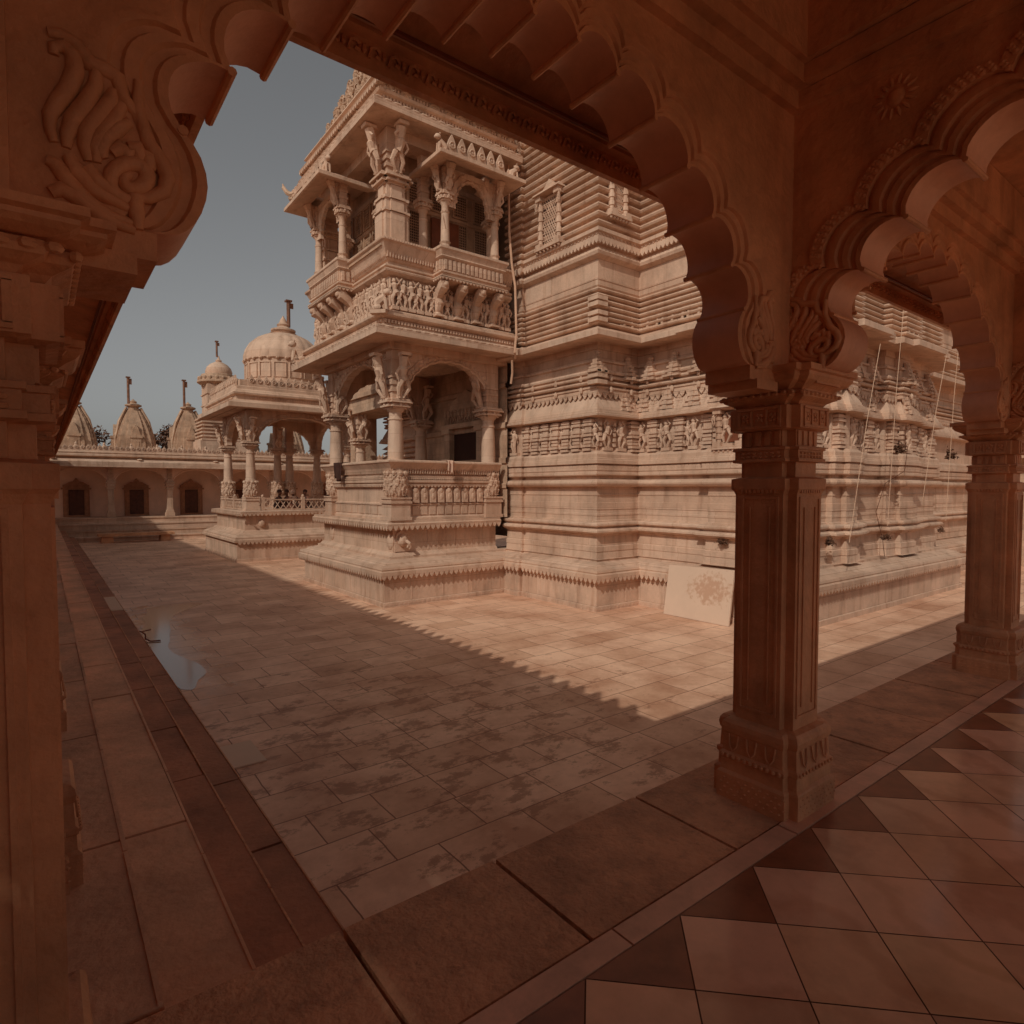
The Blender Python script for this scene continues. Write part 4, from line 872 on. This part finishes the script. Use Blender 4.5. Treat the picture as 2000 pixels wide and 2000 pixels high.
PA = [(4.72, 18.71), (7.94, 18.71), (7.94, 21.69), (4.72, 21.69)]
parch(pav, Fr(0, 18.76, 1, 0, 0, -1), 4.86, 7.8, 1.42, 2.12, 2.34)
parch(pav, Fr(4.78, 0, 0, -1, -1, 0), -21.55, -18.85, 1.42, 2.12, 2.34)
parch(pav, Fr(0, 21.64, 1, 0, 0, 1), 4.86, 7.8, 1.42, 2.12, 2.34)
parch(pav, Fr(7.88, 0, 0, 1, 1, 0), 18.85, 21.55, 1.42, 2.12, 2.34)
PAc = PA+[PA[0]]
eo = .60
g = G(); g.sweep(PA, [(-.5, 2.34), (.55, 2.27), (eo, 2.28), (eo, 2.41), (.55, 2.44), (.36, 2.50), (.34, 2.53), (.34, 2.62), (.42, 2.66), (.43, 2.71), (.36, 2.74), (.34, 2.79), (.30, 2.82), (.30, 2.9), (.26, 2.92)], closed=True)
dentils(g, PAc, .34, 2.62, .07, .05, th=.03); B(g, 'eave', PALE, pav)
g = G(); g.box(4.6, 8.06, 18.6, 21.8, 2.35, 2.9); B(g, 'roof', PALE, pav)
g = G(); crest(g, PAc, .27, 2.9, .2, .36); g.sweep(PA, [(.2, 2.9), (.2, 3.1), (.1, 3.12), (-.2, 3.2)], closed=True, caps=True); B(g, 'crest', PALE, pav)
cx, cy = 6.3, 20.3
DR = 1.14
g = G(); g.lathe(cx, cy, [(1.22, 2.9), (1.22, 3.3), (DR, 3.33), (DR, 4.02)], 40)
for i in range(16):
    a = i*math.pi/8; fr = Fr(cx+DR*math.cos(a), cy+DR*math.sin(a), -math.sin(a), math.cos(a), math.cos(a), math.sin(a)); g.box(-.17, .17, -.02, .02, 3.42, 3.44, fr); g.box(-.17, .17, -.02, .02, 3.86, 3.88, fr); g.box(-.18, -.16, -.02, .02, 3.42, 3.88, fr); g.box(.16, .18, -.02, .02, 3.42, 3.88, fr)
drum = B(g, 'drum', PALE, pav)
g = G(); n = 120; pr = [(DR*.98, 3.98), (DR*1.03, 4.02), (DR*1.03, 4.15), (DR*.98, 4.36), (DR*.87, 4.58), (DR*.70, 4.76), (DR*.5, 4.88), (.36, 4.95)]
vs = []; k = len(pr)
for i in range(n):
    a = 2*math.pi*i/n; f_ = 1+.03*abs(math.sin(a*10))
    for j, (r, z) in enumerate(pr): vs.append((cx+r*(f_ if j else 1)*math.cos(a), cy+r*(f_ if j else 1)*math.sin(a), z))
g.add(vs, [(i*k+q, ((i+1) % n)*k+q, ((i+1) % n)*k+q+1, i*k+q+1) for i in range(n) for q in range(k-1)])
for i in range(28): a = i*math.pi/14; g.ball((cx+DR*1.02*math.cos(a), cy+DR*1.02*math.sin(a), 4.0), (.07, .07, .05), 6, 4)
dome = B(g, 'dome', PALE, pav, smooth=True)
g = G(); g.lathe(cx, cy, [(.38, 4.92), (.42, 4.97), (.32, 5.0), (.38, 5.05), (.38, 5.1), (.26, 5.13), (.17, 5.2), (.2, 5.26), (.13, 5.32), (.09, 5.42), (.04, 5.5), (.01, 5.56)], 14); f_ = B(g, 'finial', PALE, pav, smooth=True)
def flagpole(parent, x, y, z0, z1, r=.05, sc=S):
    g = G(); g.tube([(x, y, z0), (x, y, z1)], r, 8); g.box(x-r*1.6, x+r*1.6, y-r*1.6, y+r*1.6, z1, z1+.05); g.box(x-r*.3, x+r*2.6, y-.012, y+.012, z0+(z1-z0)*.75, z1-.03)
    return B(g, 'flagpole', METAL, parent)
flagpole(pav, cx+.14, cy-.1, 5.2, 6.0, .06)
# railing with diagonal lattice
def railing(parent, fr, t0, t1, z0, z1, n=10):
    g = G(); g.box(t0, t1, -.03, .03, z0, z0+.035, fr); g.box(t0, t1, -.035, .035, z1-.035, z1, fr)
    for i in range(n):
        a = t0+(t1-t0)*i/n; b_ = t0+(t1-t0)*(i+1)/n
        g.tube([(a, 0, z0+.03), (b_, 0, z1-.03)], .014, 4, fr); g.tube([(b_, .005, z0+.03), (a, .005, z1-.03)], .014, 4, fr)
    for t in (t0, (t0+t1)/2, t1): g.box(t-.05, t+.05, -.05, .05, z0, z1+.06, fr); g.ball((t, 0, z1+.09), (.045, .045, .05), 8, 5, fr)
    return B(g, 'railing', PALE, parent)
railing(pav, Fr(0, 18.72, 1, 0, 0, -1), 5.15, 7.5, -.62, -.30, 14); railing(pav, Fr(4.74, 0, 0, -1, -1, 0), -21.3, -19.15, -.62, -.30, 12); railing(pav, Fr(0, 21.7, 1, 0, 0, 1), 5.15, 7.5, -.62, -.30, 14)
# people sitting on the pavilion floor
def person(x, y, z, face, label, shawl, h=.8, lean=0., arm=0):
    """one continuous skinned body, sitting cross-legged; face = heading angle; metres"""
    me = bpy.data.meshes.new('person'); c, s_ = math.cos(face), math.sin(face)
    def q(f, l, u): return (f*c-l*s_, f*s_+l*c, u)
    J = [((0, 0, .13), .15), ((.01, 0, .28), .135), ((.02+lean*.5, 0, .44), .15), ((.03+lean, 0, .56), .06), ((.05+lean, 0, .63), .05), ((.06+lean*1.1, 0, .72), .095), ((.07+lean*1.1, 0, .80), .075)]
    E_ = [(0, 1), (1, 2), (2, 3), (3, 4), (4, 5), (5, 6)]
    for sg in (-1, 1):
        k = len(J); J += [((.02+lean*.6, sg*.17, .50), .055), ((.10+lean*.4, sg*.24, .34), .042), ((.28 if arm else .22, sg*.12, .30+(.14 if arm and sg > 0 else -.04)), .032), ((.33 if arm else .27, sg*.09, .29+(.16 if arm and sg > 0 else -.06)), .03)]
        E_ += [(2, k), (k, k+1), (k+1, k+2), (k+2, k+3)]
        k = len(J); J += [((.10, sg*.14, .11), .09), ((.30, sg*.30, .13), .07), ((.34, -sg*.02, .06), .05), ((.38, -sg*.10, .05), .035)]
        E_ += [(0, k), (k, k+1), (k+1, k+2), (k+2, k+3)]
    me.from_pydata([q(*j[0]) for j in J], E_, []); o = bpy.data.objects.new('person', me); C.objects.link(o); o.location = (x, y, z)
    sk = o.modifiers.new('skin', 'SKIN')
    for i, j in enumerate(J): me.skin_vertices[0].data[i].radius = (j[1], j[1]); me.skin_vertices[0].data[i].use_root = (i == 0)
    su = o.modifiers.new('sub', 'SUBSURF'); su.levels = 1; su.render_levels = 2; me.materials.append(SKIN)
    tag(o, label, 'person', 'people sitting in the pavilion')
    g = G(); fr = Fr(x, y, -s_, c, c, s_, oz=z)   # cloth wrap following torso and lap
    pr = [(.34, .01, .12), (.36, .10, .14), (.27, .18, .07), (.175, .26, .02), (.175, .38, .03+lean*.4), (.19, .46, .03+lean*.6), (.12, .53, .04+lean*.8), (.07, .57, .04+lean)]
    vs = []; n = 14
    for (r, u, f_) in pr:
        for i in range(n): a = 2*math.pi*i/n; w_ = 1+.06*math.sin(a*5+u*9); vs.append(fr.p(r*1.12*w_*math.cos(a), f_+r*.86*w_*math.sin(a), u))
    g.add(vs, [(j*n+i, j*n+(i+1) % n, (j+1)*n+(i+1) % n, (j+1)*n+i) for j in range(len(pr)-1) for i in range(n)])
    if shawl[1]: g.ball((0, .06+lean*1.1-.02, .75), (.11, .12, .13), 10, 6, fr)
    g.build('clothing', shawl[0], o, smooth=True)
    if not shawl[1]:
        g = G(); g.ball((0, .04+lean*1.1, .79), (.095, .10, .09), 10, 6, fr); g.build('hair', DCLOTH, o, smooth=True)
    return o
zf = -.63*S
person(5.75*S, 19.35*S, zf, R(-20), "person in dark clothes sitting nearest the left columns of the pavilion, facing right", (DCLOTH, False), lean=.05, arm=1)
person(6.15*S, 19.45*S, zf, R(200), "person in brown wrap sitting second from the left in the pavilion, arm reaching out", (MCLOTH, False), lean=.08, arm=1)
person(6.42*S, 19.9*S, zf, R(240), "person with a pale head covering sitting at the back of the pavilion group", (CLOTH, True), lean=.0)
person(6.72*S, 19.5*S, zf, R(190), "person in dark clothes sitting at the right end of the pavilion group", (DCLOTH, False), lean=.04)
# ================================================================ FAR CLOISTER
far = thing('shrine_cloister', (4*S, 30*S, -2.9), "long low cloister across the far end of the courtyard with doors and rooftop spires", 'cloister')
FX0, FX1 = -2, 16
g = G()
for i, (y, z) in enumerate(((28.5, -1.86), (28.95, -1.63), (29.4, -1.40), (29.85, -1.175))):
    g.box(FX0, FX1, y, 30.2 if i < 3 else 31.8, -2.05, z-.001*i); g.box(FX0, FX1, y-.03, y+.05, z-.05, z+.004)
tag(B(g, 'cloister_steps', PALE, None), kind='structure')
g = G(); g.box(FX0, FX1, 31.6, 31.9, -1.2, 1.5); B(g, 'wall', PLASTER, far)
g = G(); g.box(FX0, FX1, 29.95, 32, 1.1, 1.45); B(g, 'roof', PALE2, far)
FP = [(FX0, 30.0), (FX1, 30.0)]
g = G(); g.sweep(FP, [(-.2, 1.0), (.35, .88), (.40, .89), (.41, 1.10), (.37, 1.14), (.0, 1.24), (.0, 1.28), (.12, 1.3), (.2, 1.33), (.2, 1.40), (.12, 1.43), (.16, 1.46), (.16, 1.50), (.05, 1.53), (-.1, 1.56)])
for x in (.4, 3.3, 6.2, 9): g.ball((x, 29.75, 1.2), (.12, .2, .05), 6, 4)
B(g, 'eave', PALE, far)
g = G(); crest(g, FP, .06, 1.52, .19, .30); B(g, 'crest', PALE, far)
fx = [.14+2.16*i for i in range(-1, 8)]
for x in fx:
    g = G(); q = .11
    g.box(x-.17, x+.17, 30.23, 30.57, -1.17, -1.02); g.box(x-.14, x+.14, 30.26, 30.54, -1.02, -.9); g.box(x-q, x+q, 30.4-q, 30.4+q, -.9, .0, taper=.01)
    for k, (zz, a) in enumerate(((.0, .15), (.05, .12), (.12, .17), (.17, .14), (.24, .19), (.3, .15))): g.box(x-a, x+a, 30.4-a, 30.4+a, zz, zz+.05)
    for k in range(5): g.box(x-.09-.012*(k % 2), x+.09+.012*(k % 2), 30.25, 30.5, .35+.12*k, .35+.12*k+.09)
    B(g, 'pillar', PALE, far)
for a, b in zip(fx, fx[1:]):
    g = G(); cv = semi((a+b)/2, (b-a)/2-.16, .28, .55, 15, 3, .02)
    arch(g, Fr(0, 30.34, 1, 0, 0, -1), cv, a, b, 1.1, -.12, 0, .28, rel=((.03, .015), (.06, 0)))
    for sg in (-1, 1): g.ball(((a+b)/2+sg*.85, 30.33, .93), (.07, .02, .07), 8, 4)
    B(g, 'arch', PLASTER, far)
for i, x in enumerate([1.17+2.17*k for k in range(-1, 6)]):
    fr = Fr(x, 31.6, 1, 0, 0, -1)
    g = G(); g.box(-.46, -.27, 0, .09, -1.17, -.02, fr); g.box(.27, .46, 0, .09, -1.17, -.02, fr); g.box(-.40, -.32, .09, .12, -1.1, -.1, fr); g.box(.32, .40, .09, .12, -1.1, -.1, fr)
    g.box(-.52, .52, 0, .15, -.02, .05, fr); g.box(-.46, .46, 0, .10, .05, .17, fr); g.prism([(-.42, .17), (.42, .17), (.22, .3), (.12, .32), (0, .47), (-.12, .32), (-.22, .3)], 0, .08, fr); g.box(-.46, .46, 0, .16, -1.17, -1.10, fr)
    df = B(g, 'door_frame', FRAME, far)
    g = G(); g.box(-.27, .27, .01, .05, -1.1, -.03, fr)
    for a in (-.25, .02):
        for z0 in (-1.05, -.72, -.38): g.box(a, a+.23, .05, .066, z0, z0+.27, fr)
    if i == 1:
        for z0 in (-.2, -.33, -.62): g.box(-.2, .2, .06, .08, z0, z0+.015, fr)
    d_ = B(g, 'door', WOOD, far); d_.parent = df; d_.location = (0, 0, 0)
def shikhara(parent, x, y, z0, z1, w_):
    g = G(); n = 12; H = z1-z0
    for i in range(n):
        u0, u1 = i/n, (i+1)/n; a0 = w_*(1-u0**1.9)*.97+.09*u0*w_+.10; a1 = w_*(1-u1**1.9)*.97+.09*u1*w_+.10
        z_ = z0+H*.86*u0; zz = z0+H*.86*u1
        for (ka, kb) in ((1, .42), (.42, 1), (.86, .72), (.72, .86)):
            P_ = [(-a0*ka, -a0*kb), (a0*ka, -a0*kb), (a0*ka, a0*kb), (-a0*ka, a0*kb)]; Q_ = [(p*(a1/a0)*1.03, q*(a1/a0)*1.03) for p, q in P_]
            g.add([(x+p, y+q, z_) for p, q in P_]+[(x+p, y+q, zz) for p, q in Q_], [(0, 1, 5, 4), (1, 2, 6, 5), (2, 3, 7, 6), (3, 0, 4, 7), (4, 5, 6, 7)])
    g.lathe(x, y, [(w_*.26, z0+H*.85), (w_*.42, z0+H*.875), (w_*.42, z0+H*.895), (w_*.24, z0+H*.915), (w_*.15, z0+H*.93), (w_*.2, z0+H*.95), (w_*.06, z0+H*.98), (.01, z1)], 16)
    for (dx, dy) in ((0, -1), (-1, 0)):
        fr = Fr(x+dx*w_*.9, y+dy*w_*.9, -dy, dx, dx, dy)
        g.box(-w_*.24, w_*.24, -.2, .16, z0, z0+H*.30, fr); g.box(-w_*.3, w_*.3, -.2, .2, z0+H*.30, z0+H*.34, fr); g.prism([(-w_*.24, z0+H*.34), (w_*.24, z0+H*.34), (w_*.13, z0+H*.46), (0, z0+H*.54), (-w_*.13, z0+H*.46)], -.3, .08, fr)
        g.box(-w_*.13, w_*.13, .16, .18, z0+H*.05, z0+H*.24, fr)
    for k in range(4):
        for sg in (-1, 1): g.tube([(x+sg*w_*.97, y-w_*(.5-.2*k), z0), (x+sg*w_*.93, y-w_*(.5-.2*k), z0+H*.3), (x+sg*w_*.72, y-w_*(.4-.16*k), z0+H*.6), (x+sg*w_*.35, y-w_*(.2-.08*k), z0+H*.84)], .05, 5)
    B(g, 'spire', PALE2, parent)
for i, (x, zt) in enumerate(((-1.1, 4.0), (1.17, 4.05), (3.44, 4.12), (5.69, 4.18), (8.0, 4.1), (10.3, 4.1))): shikhara(far, x, 33, 1.5, zt, .80)
flagpole(far, 3.22, 32.6, 3.85, 5.0, .055); flagpole(far, 5.47, 32.6, 3.9, 5.1, .055)
for x in [.2+.95*i for i in range(10)]: g = G(); g.lathe(x, 30.3, [(.06, 1.5), (.09, 1.6), (.09, 1.72), (.04, 1.8), (.05, 1.84), (.01, 1.92)], 8); B(g, 'finial', PALE, far)
# small domed turret on the cloister roof
cht = thing('rooftop_kiosk', (6.68*S, 31*S, 1.5*S), "small domed kiosk tower standing on the cloister roof, left of the big dome", 'kiosk')
X, Y = 6.66, 31.
g = G(); g.box(X-.95, X+1.2, Y-.7, Y+1, 1.45, 2.2); g.box(X-.8, X+1.1, Y-.62, Y+.9, 2.2, 3.0, taper=.03)
for k in range(7): g.box(X-.9+.02*(k % 2), X+1.1, Y-.72+.02*(k % 2), Y+.9, 2.2+.16*k, 2.27+.16*k)
g.box(X-.62, X+.62, Y-.62, Y+.62, 3.0, 4.75)
for k in range(3): g.box(X-.66, X+.66, Y-.66, Y+.66, 3.3+.5*k, 3.36+.5*k)
B(g, 'shaft', PALE, cht)
g = G(); g.lathe(X, Y, [(.6, 4.7), (.86, 4.82), (.92, 4.86), (.92, 4.93), (.84, 4.98), (.84, 5.1), (.74, 5.14), (.74, 5.24), (.6, 5.28)], 24)
for i in range(20): a = i*math.pi/10; g.ball((X+.84*math.cos(a), Y+.84*math.sin(a), 5.05), (.07, .07, .09), 6, 4); g.ball((X+.7*math.cos(a), Y+.7*math.sin(a), 4.74), (.05, .05, .07), 6, 4)
B(g, 'ring_eave', PALE2, cht)
g = G(); g.lathe(X, Y, [(.56, 5.26), (.58, 5.4), (.52, 5.58), (.38, 5.74), (.2, 5.84), (.12, 5.87), (.14, 5.93), (.06, 6.0), (.02, 6.15)], 20); B(g, 'dome', PALE, cht, smooth=True)
flagpole(cht, X-.07, Y, 6.1, 6.78, .045)
# ================================================================ TREES behind the cloister
def tree(x, y, z0, h, rad, label, seed):
    rnd = random.Random(seed); t = thing('tree', (x, y, z0), label, 'tree', 'trees behind the cloister')
    g = G(); g.tube([(x, y, z0), (x+.1, y, z0+h*.3), (x-.1, y+.1, z0+h*.55), (x, y, z0+h*.8)], [.28, .22, .15, .06], 8)
    cl = []
    for i in range(26):
        a = rnd.uniform(0, 6.28); u = rnd.random(); r = rad*math.sqrt(rnd.random())*(1 if u < .6 else .7)
        p = (x+r*math.cos(a), y+r*math.sin(a), z0+h*(.45+.5*u)-r*.12); cl.append((p, rad*rnd.uniform(.18, .36)))
        if i < 9: g.tube([(x, y, z0+h*.4), ((x+p[0])/2, (y+p[1])/2, (z0+h*.45+p[2])/2), p], [.1, .06, .02], 5)
    g.build('trunk', BARK, t)
    g = G()
    for p, r in cl:
        for k in range(int(260*r/rad*2)):
            d = Vector((rnd.gauss(0, 1), rnd.gauss(0, 1), rnd.gauss(0, .75))).normalized()*r*rnd.random()**.4
            c_ = Vector(p)+d; u_ = Vector((rnd.gauss(0, 1), rnd.gauss(0, 1), rnd.gauss(0, 1))).normalized(); v_ = u_.orthogonal().normalized(); s_ = rnd.uniform(.09, .2)
            g.add([tuple(c_-u_*s_), tuple(c_+v_*s_*.5), tuple(c_+u_*s_), tuple(c_-v_*s_*.5)], [(0, 1, 2, 3)])
    g.build('crown', LEAF, t)
tree(3.3*S, 37*S, -2.9, 7.4, 2.6, "dark tree crown showing between the left spires, behind the leftmost gap", 1)
tree(5.15*S, 37*S, -2.9, 7.6, 2.6, "dark tree crown between the second and third rooftop spires", 2)
tree(6.6*S, 37.5*S, -2.9, 8.0, 2.8, "dark tree crown right of the third rooftop spire, against the kiosk tower", 3)
# ================================================================ SMALL THINGS
t = thing('leaning_panel', (8.2*S, 5.8*S, -2.9), "pale rectangular panel with faint brownish marks leaning against the temple base", 'panel')
g = G(); zt_ = -1.25
a = (8.06, 6.42, -2.045); b_ = (8.06, 5.22, -2.045); c_ = (8.20, 5.22, zt_+.03); d_ = (8.20, 6.42, zt_)
th_ = .03
g.add([a, b_, c_, d_, (a[0]+th_, a[1], a[2]), (b_[0]+th_, b_[1], b_[2]), (c_[0]+th_, c_[1], c_[2]), (d_[0]+th_, d_[1], d_[2])], [(0, 1, 2, 3), (7, 6, 5, 4), (0, 4, 5, 1), (1, 5, 6, 2), (2, 6, 7, 3), (3, 7, 4, 0)])
PAN = mat('panel_paint', (.72, .50, .36), var=.04, scale=1.5); B(g, 'board', PAN, t)
tt_ = PAN.node_tree; N = tt_.nodes; L = tt_.links; bb = N['Principled BSDF']; src = bb.inputs['Base Color'].links[0].from_socket
ge = N.new('ShaderNodeNewGeometry'); ma_ = N.new('ShaderNodeMapping'); ma_.inputs['Location'].default_value = (0, -5.6*S/.50, 1.55*S/.30); ma_.inputs['Scale'].default_value = (0, 1/.50, 1/.30); L.new(ge.outputs['Position'], ma_.inputs[0])
le = N.new('ShaderNodeVectorMath'); le.operation = 'LENGTH'; L.new(ma_.outputs[0], le.inputs[0])
nn_ = N.new('ShaderNodeTexNoise'); nn_.inputs['Scale'].default_value = 11; nn_.inputs['Detail'].default_value = 5; L.new(ge.outputs['Position'], nn_.inputs['Vector'])
sb = N.new('ShaderNodeMath'); sb.operation = 'MULTIPLY_ADD'; sb.inputs[1].default_value = -3.2; L.new(nn_.outputs['Fac'], sb.inputs[0]); L.new(le.outputs['Value'], sb.inputs[2])
mr_ = N.new('ShaderNodeMapRange'); mr_.inputs['From Min'].default_value = -1.1; mr_.inputs['From Max'].default_value = -.5; mr_.inputs['To Min'].default_value = .75; mr_.inputs['To Max'].default_value = 0; L.new(sb.outputs[0], mr_.inputs['Value'])
mi_ = N.new('ShaderNodeMix'); mi_.data_type = 'RGBA'; L.new(mr_.outputs[0], mi_.inputs[0]); L.new(src, mi_.inputs[6]); mi_.inputs[7].default_value = (.52, .28, .17, 1); L.new(mi_.outputs[2], bb.inputs['Base Color'])
t = thing('metal_bin', (5.18*S, 15.5*S, -1.2*S), "small cylindrical metal bin standing on the ledge at the near end of the domed pavilion", 'bin')
g = G(); g.lathe(5.0, 14.35, [(.10, -2.05), (.13, -2.05)], 20)
g = G(); X, Y = 4.42, 13.87
g = G(); g.lathe(5.17, 15.5, [(.0, -1.98), (.15, -1.98), (.155, -1.95), (.15, -1.94), (.15, -1.45), (.16, -1.44), (.16, -1.41), (.14, -1.41), (.14, -1.6), (0, -1.6)], 24, cap=False); B(g, 'drum', METAL, t, smooth=True)
g = G(); g.box(4.95, 5.4, 15.28, 15.72, -2.05, -1.98); B(g, 'base_block', PALE, t)
t.location = (5.17*S, 15.5*S, -2.9)
for ch in t.children: pass
def cloth(x0, y0, tx, ty, nx, ny, z0, w_, h, m, label, name='cloth'):
    fr = Fr(x0, y0, tx, ty, nx, ny); g = G(); nu, nv = 12, 10; vs = []
    for j in range(nv+1):
        for i in range(nu+1):
            u = i/nu; v = j/nv; n = .0 if v < .2 else .02+.03*math.sin(u*11+v*2)+.02*math.sin(u*23)
            t_ = (u-.5)*w_*(1-.18*v); zz = z0-(max(0, v-.2)/.8)*h*(1-.12*math.sin(u*7)); nn = (-.15+v*.75+.18 if v < .2 else n+.18)-.0
            vs.append(fr.p(t_, nn if v >= .2 else .18*v/.2, zz+(.01 if v < .2 else 0)))
    g.add(vs, [(j*(nu+1)+i, j*(nu+1)+i+1, (j+1)*(nu+1)+i+1, (j+1)*(nu+1)+i) for j in range(nv) for i in range(nu)])
    k = len(vs); g.add([fr.p(0, 0, 0)], [])
    g.v.pop()
    o = g.build(name, m, None, scale=S, smooth=True); md = o.modifiers.new('thick', 'SOLIDIFY'); md.thickness = .012; tag(o, label, 'cloth'); return o
cloth(6.05, 9.95, 1, 0, 0, -1, .53, .17, .22, CLOTH, "pale cloth hung over the parapet rail of the lower porch", 'hanging_cloth')
cloth(4.97, 12.0, 0, -1, -1, 0, .53, .26, .34, DCLOTH, "dark cloth hung over the left parapet of the lower porch", 'hanging_cloth')
def cable(pts, r, label, name='cable', m=ROPE, cat='cable', group=None):
    g = G(); g.tube(pts, r, 6); return tag(B(g, name, m, None, smooth=True), label, cat, group)
cable([(7.2, 9.5, 6.2), (7.19, 9.45, 4.86), (7.17, 9.35, 4.25), (7.15, 9.22, 3.8), (7.10, 9.12, 2.9), (7.02, 9.05, 2.66), (7.0, 9.04, 2.52), (7.08, 9.12, 2.44)], .022, "pale drainpipe running down the joint between the porch and the temple wall", 'drainpipe', PIPE, 'pipe')
cable([(7.1, 9.25, 2.42), (7.16, 9.32, 2.2), (7.14, 9.34, 2.0)], .022, "short pale pipe end below the porch eave, beside the temple wall", 'pipe_end', PIPE, 'pipe')
for i, (xt, zt2, xb, zb, lb) in enumerate(((10.15, 2.2, 9.55, -.8, "slanting pale cable hanging down the temple wall, leftmost seen past the big pillar"), (11.0, 3.0, 10.9, -.6, "straight pale cable down the temple wall, second from the big pillar"), (12.9, 2.4, 12.35, -.2, "slanting pale cable down the temple wall, third from the big pillar"), (13.6, 3.2, 13.5, -.6, "straight pale cable down the temple wall, nearest the far pillar"))):
    cable([(xt, 4.05, zt2), (xt*.6+xb*.4, 4.12, zt2*.6+zb*.4), (xb, 4.18, zb)], .0045, lb)
cable([(10.85, 4.55, .9), (11.42, 4.1, .7), (11.45, 4.15, .3), (11.6, 4.5, .1), (11.55, 4.62, -.4), (11.75, 4.58, -.9), (11.9, 4.6, -1.2)], .005, "thin dark wire trailing down the temple wall below the figure frieze", 'wire', WOOD, 'wire')
def weed(x, y, z, dx, dy, sz, label, seed):
    rnd = random.Random(seed); t = thing('weed', (x*S, y*S, z*S), label, 'plant', 'weeds growing on the temple wall'); g = G()
    for i in range(16):
        a = Vector((x, y, z)); d = Vector((dx*rnd.uniform(.3, 1)+rnd.gauss(0, .5)*abs(dy), dy*rnd.uniform(.3, 1)+rnd.gauss(0, .5)*abs(dx), rnd.uniform(.0, .9))).normalized()*sz*rnd.uniform(.5, 1)
        e = a+d; g.tube([tuple(a), tuple(a+d*.5+Vector((0, 0, .01))), tuple(e)], [.006, .005, .003], 4)
        for k in range(7):
            c_ = a+d*rnd.uniform(.4, 1.05)+Vector((rnd.gauss(0, .015), rnd.gauss(0, .015), rnd.gauss(0, .015))); u_ = Vector((rnd.gauss(0, 1), rnd.gauss(0, 1), rnd.gauss(0, 1))).normalized(); v_ = u_.orthogonal().normalized(); s_ = sz*.16
            g.add([tuple(c_-u_*s_), tuple(c_+v_*s_*.5), tuple(c_+u_*s_), tuple(c_-v_*s_*.5)], [(0, 1, 2, 3)])
    B(g, 'leaves', LEAF, t)
weed(8.52, 5.6, -.87, -1, 0, .14, "small dark weed growing from the moulding just above the leaning panel", 1)
weed(9.75, 4.62, -.87, 0, -1, .16, "small dark weed on the temple base moulding close to the big pillar", 2)
weed(11.5, 4.5, -.87, 0, -1, .16, "small dark weed on the temple base moulding midway between the two pillars", 3)
weed(14.5, 4.62, -.87, 0, -1, .14, "small dark weed on the temple base moulding nearest the far pillar", 4)
weed(11.6, 4.35, .62, 0, -1, .22, "bushy dark weed on the ledge below the figure frieze, left one", 5)
weed(13.95, 4.35, .60, 0, -1, .22, "bushy dark weed on the ledge below the figure frieze, right one", 6)
# tap and pipe by the puddle, stone bench and loose slab
g = G(); g.tube([(1.39, 13.5, -2.70), (1.46, 13.5, -2.72), (1.52, 13.5, -2.78), (1.52, 13.5, -2.88)], .014, 8); g.tube([(1.52, 13.5, -2.86), (1.58, 13.3, -2.88), (1.74, 13.25, -2.88)], .013, 8); g.tube([(1.46, 13.5, -2.72), (1.62, 13.6, -2.72)], .012, 8)
tag(g.build('water_pipe', DARKB, None), "bent dark water pipe lying at the step edge in the puddle", 'pipe')
g = G(); g.box(1.75, 2.15, 27.6, 28.1, -2.05, -1.80, taper=.02); g.box(1.65, 4.2, 27.55, 28.15, -1.80, -1.70, taper=.01); g.box(3.7, 4.05, 27.6, 28.1, -2.05, -1.80, taper=.02)
tag(B(g, 'stone_bench', GAL), "low stone bench in the shade at the foot of the far cloister steps", 'bench')
g = G(); g.box(1.50, 1.85, 6.7, 7.35, -2.896, -2.884, taper=.006); tag(g.build('loose_slab', PAN, None), "pale loose slab lying flat beside the lowest left step", 'slab')
g = G(); g.box(1.02, 1.36, 15.6, 17.6, -2.62, -2.604, taper=.01); tag(g.build('drain_cover', PAN, None), "pale flat stone on the lowest left step near the puddle", 'slab')

g = G(); g.box(20.6, 21.2, 2.0, 31.5, -2.05, 1.3); g.sweep([(20.6, 31), (20.6, 2)], [(0, .85), (.4, .8), (.42, 1.0), (.1, 1.1), (.1, 1.3), (0, 1.35)])
tag(B(g, 'boundary_wall', PALE2), "plain pale boundary wall seen as a sliver beyond the far end of the temple", 'wall')
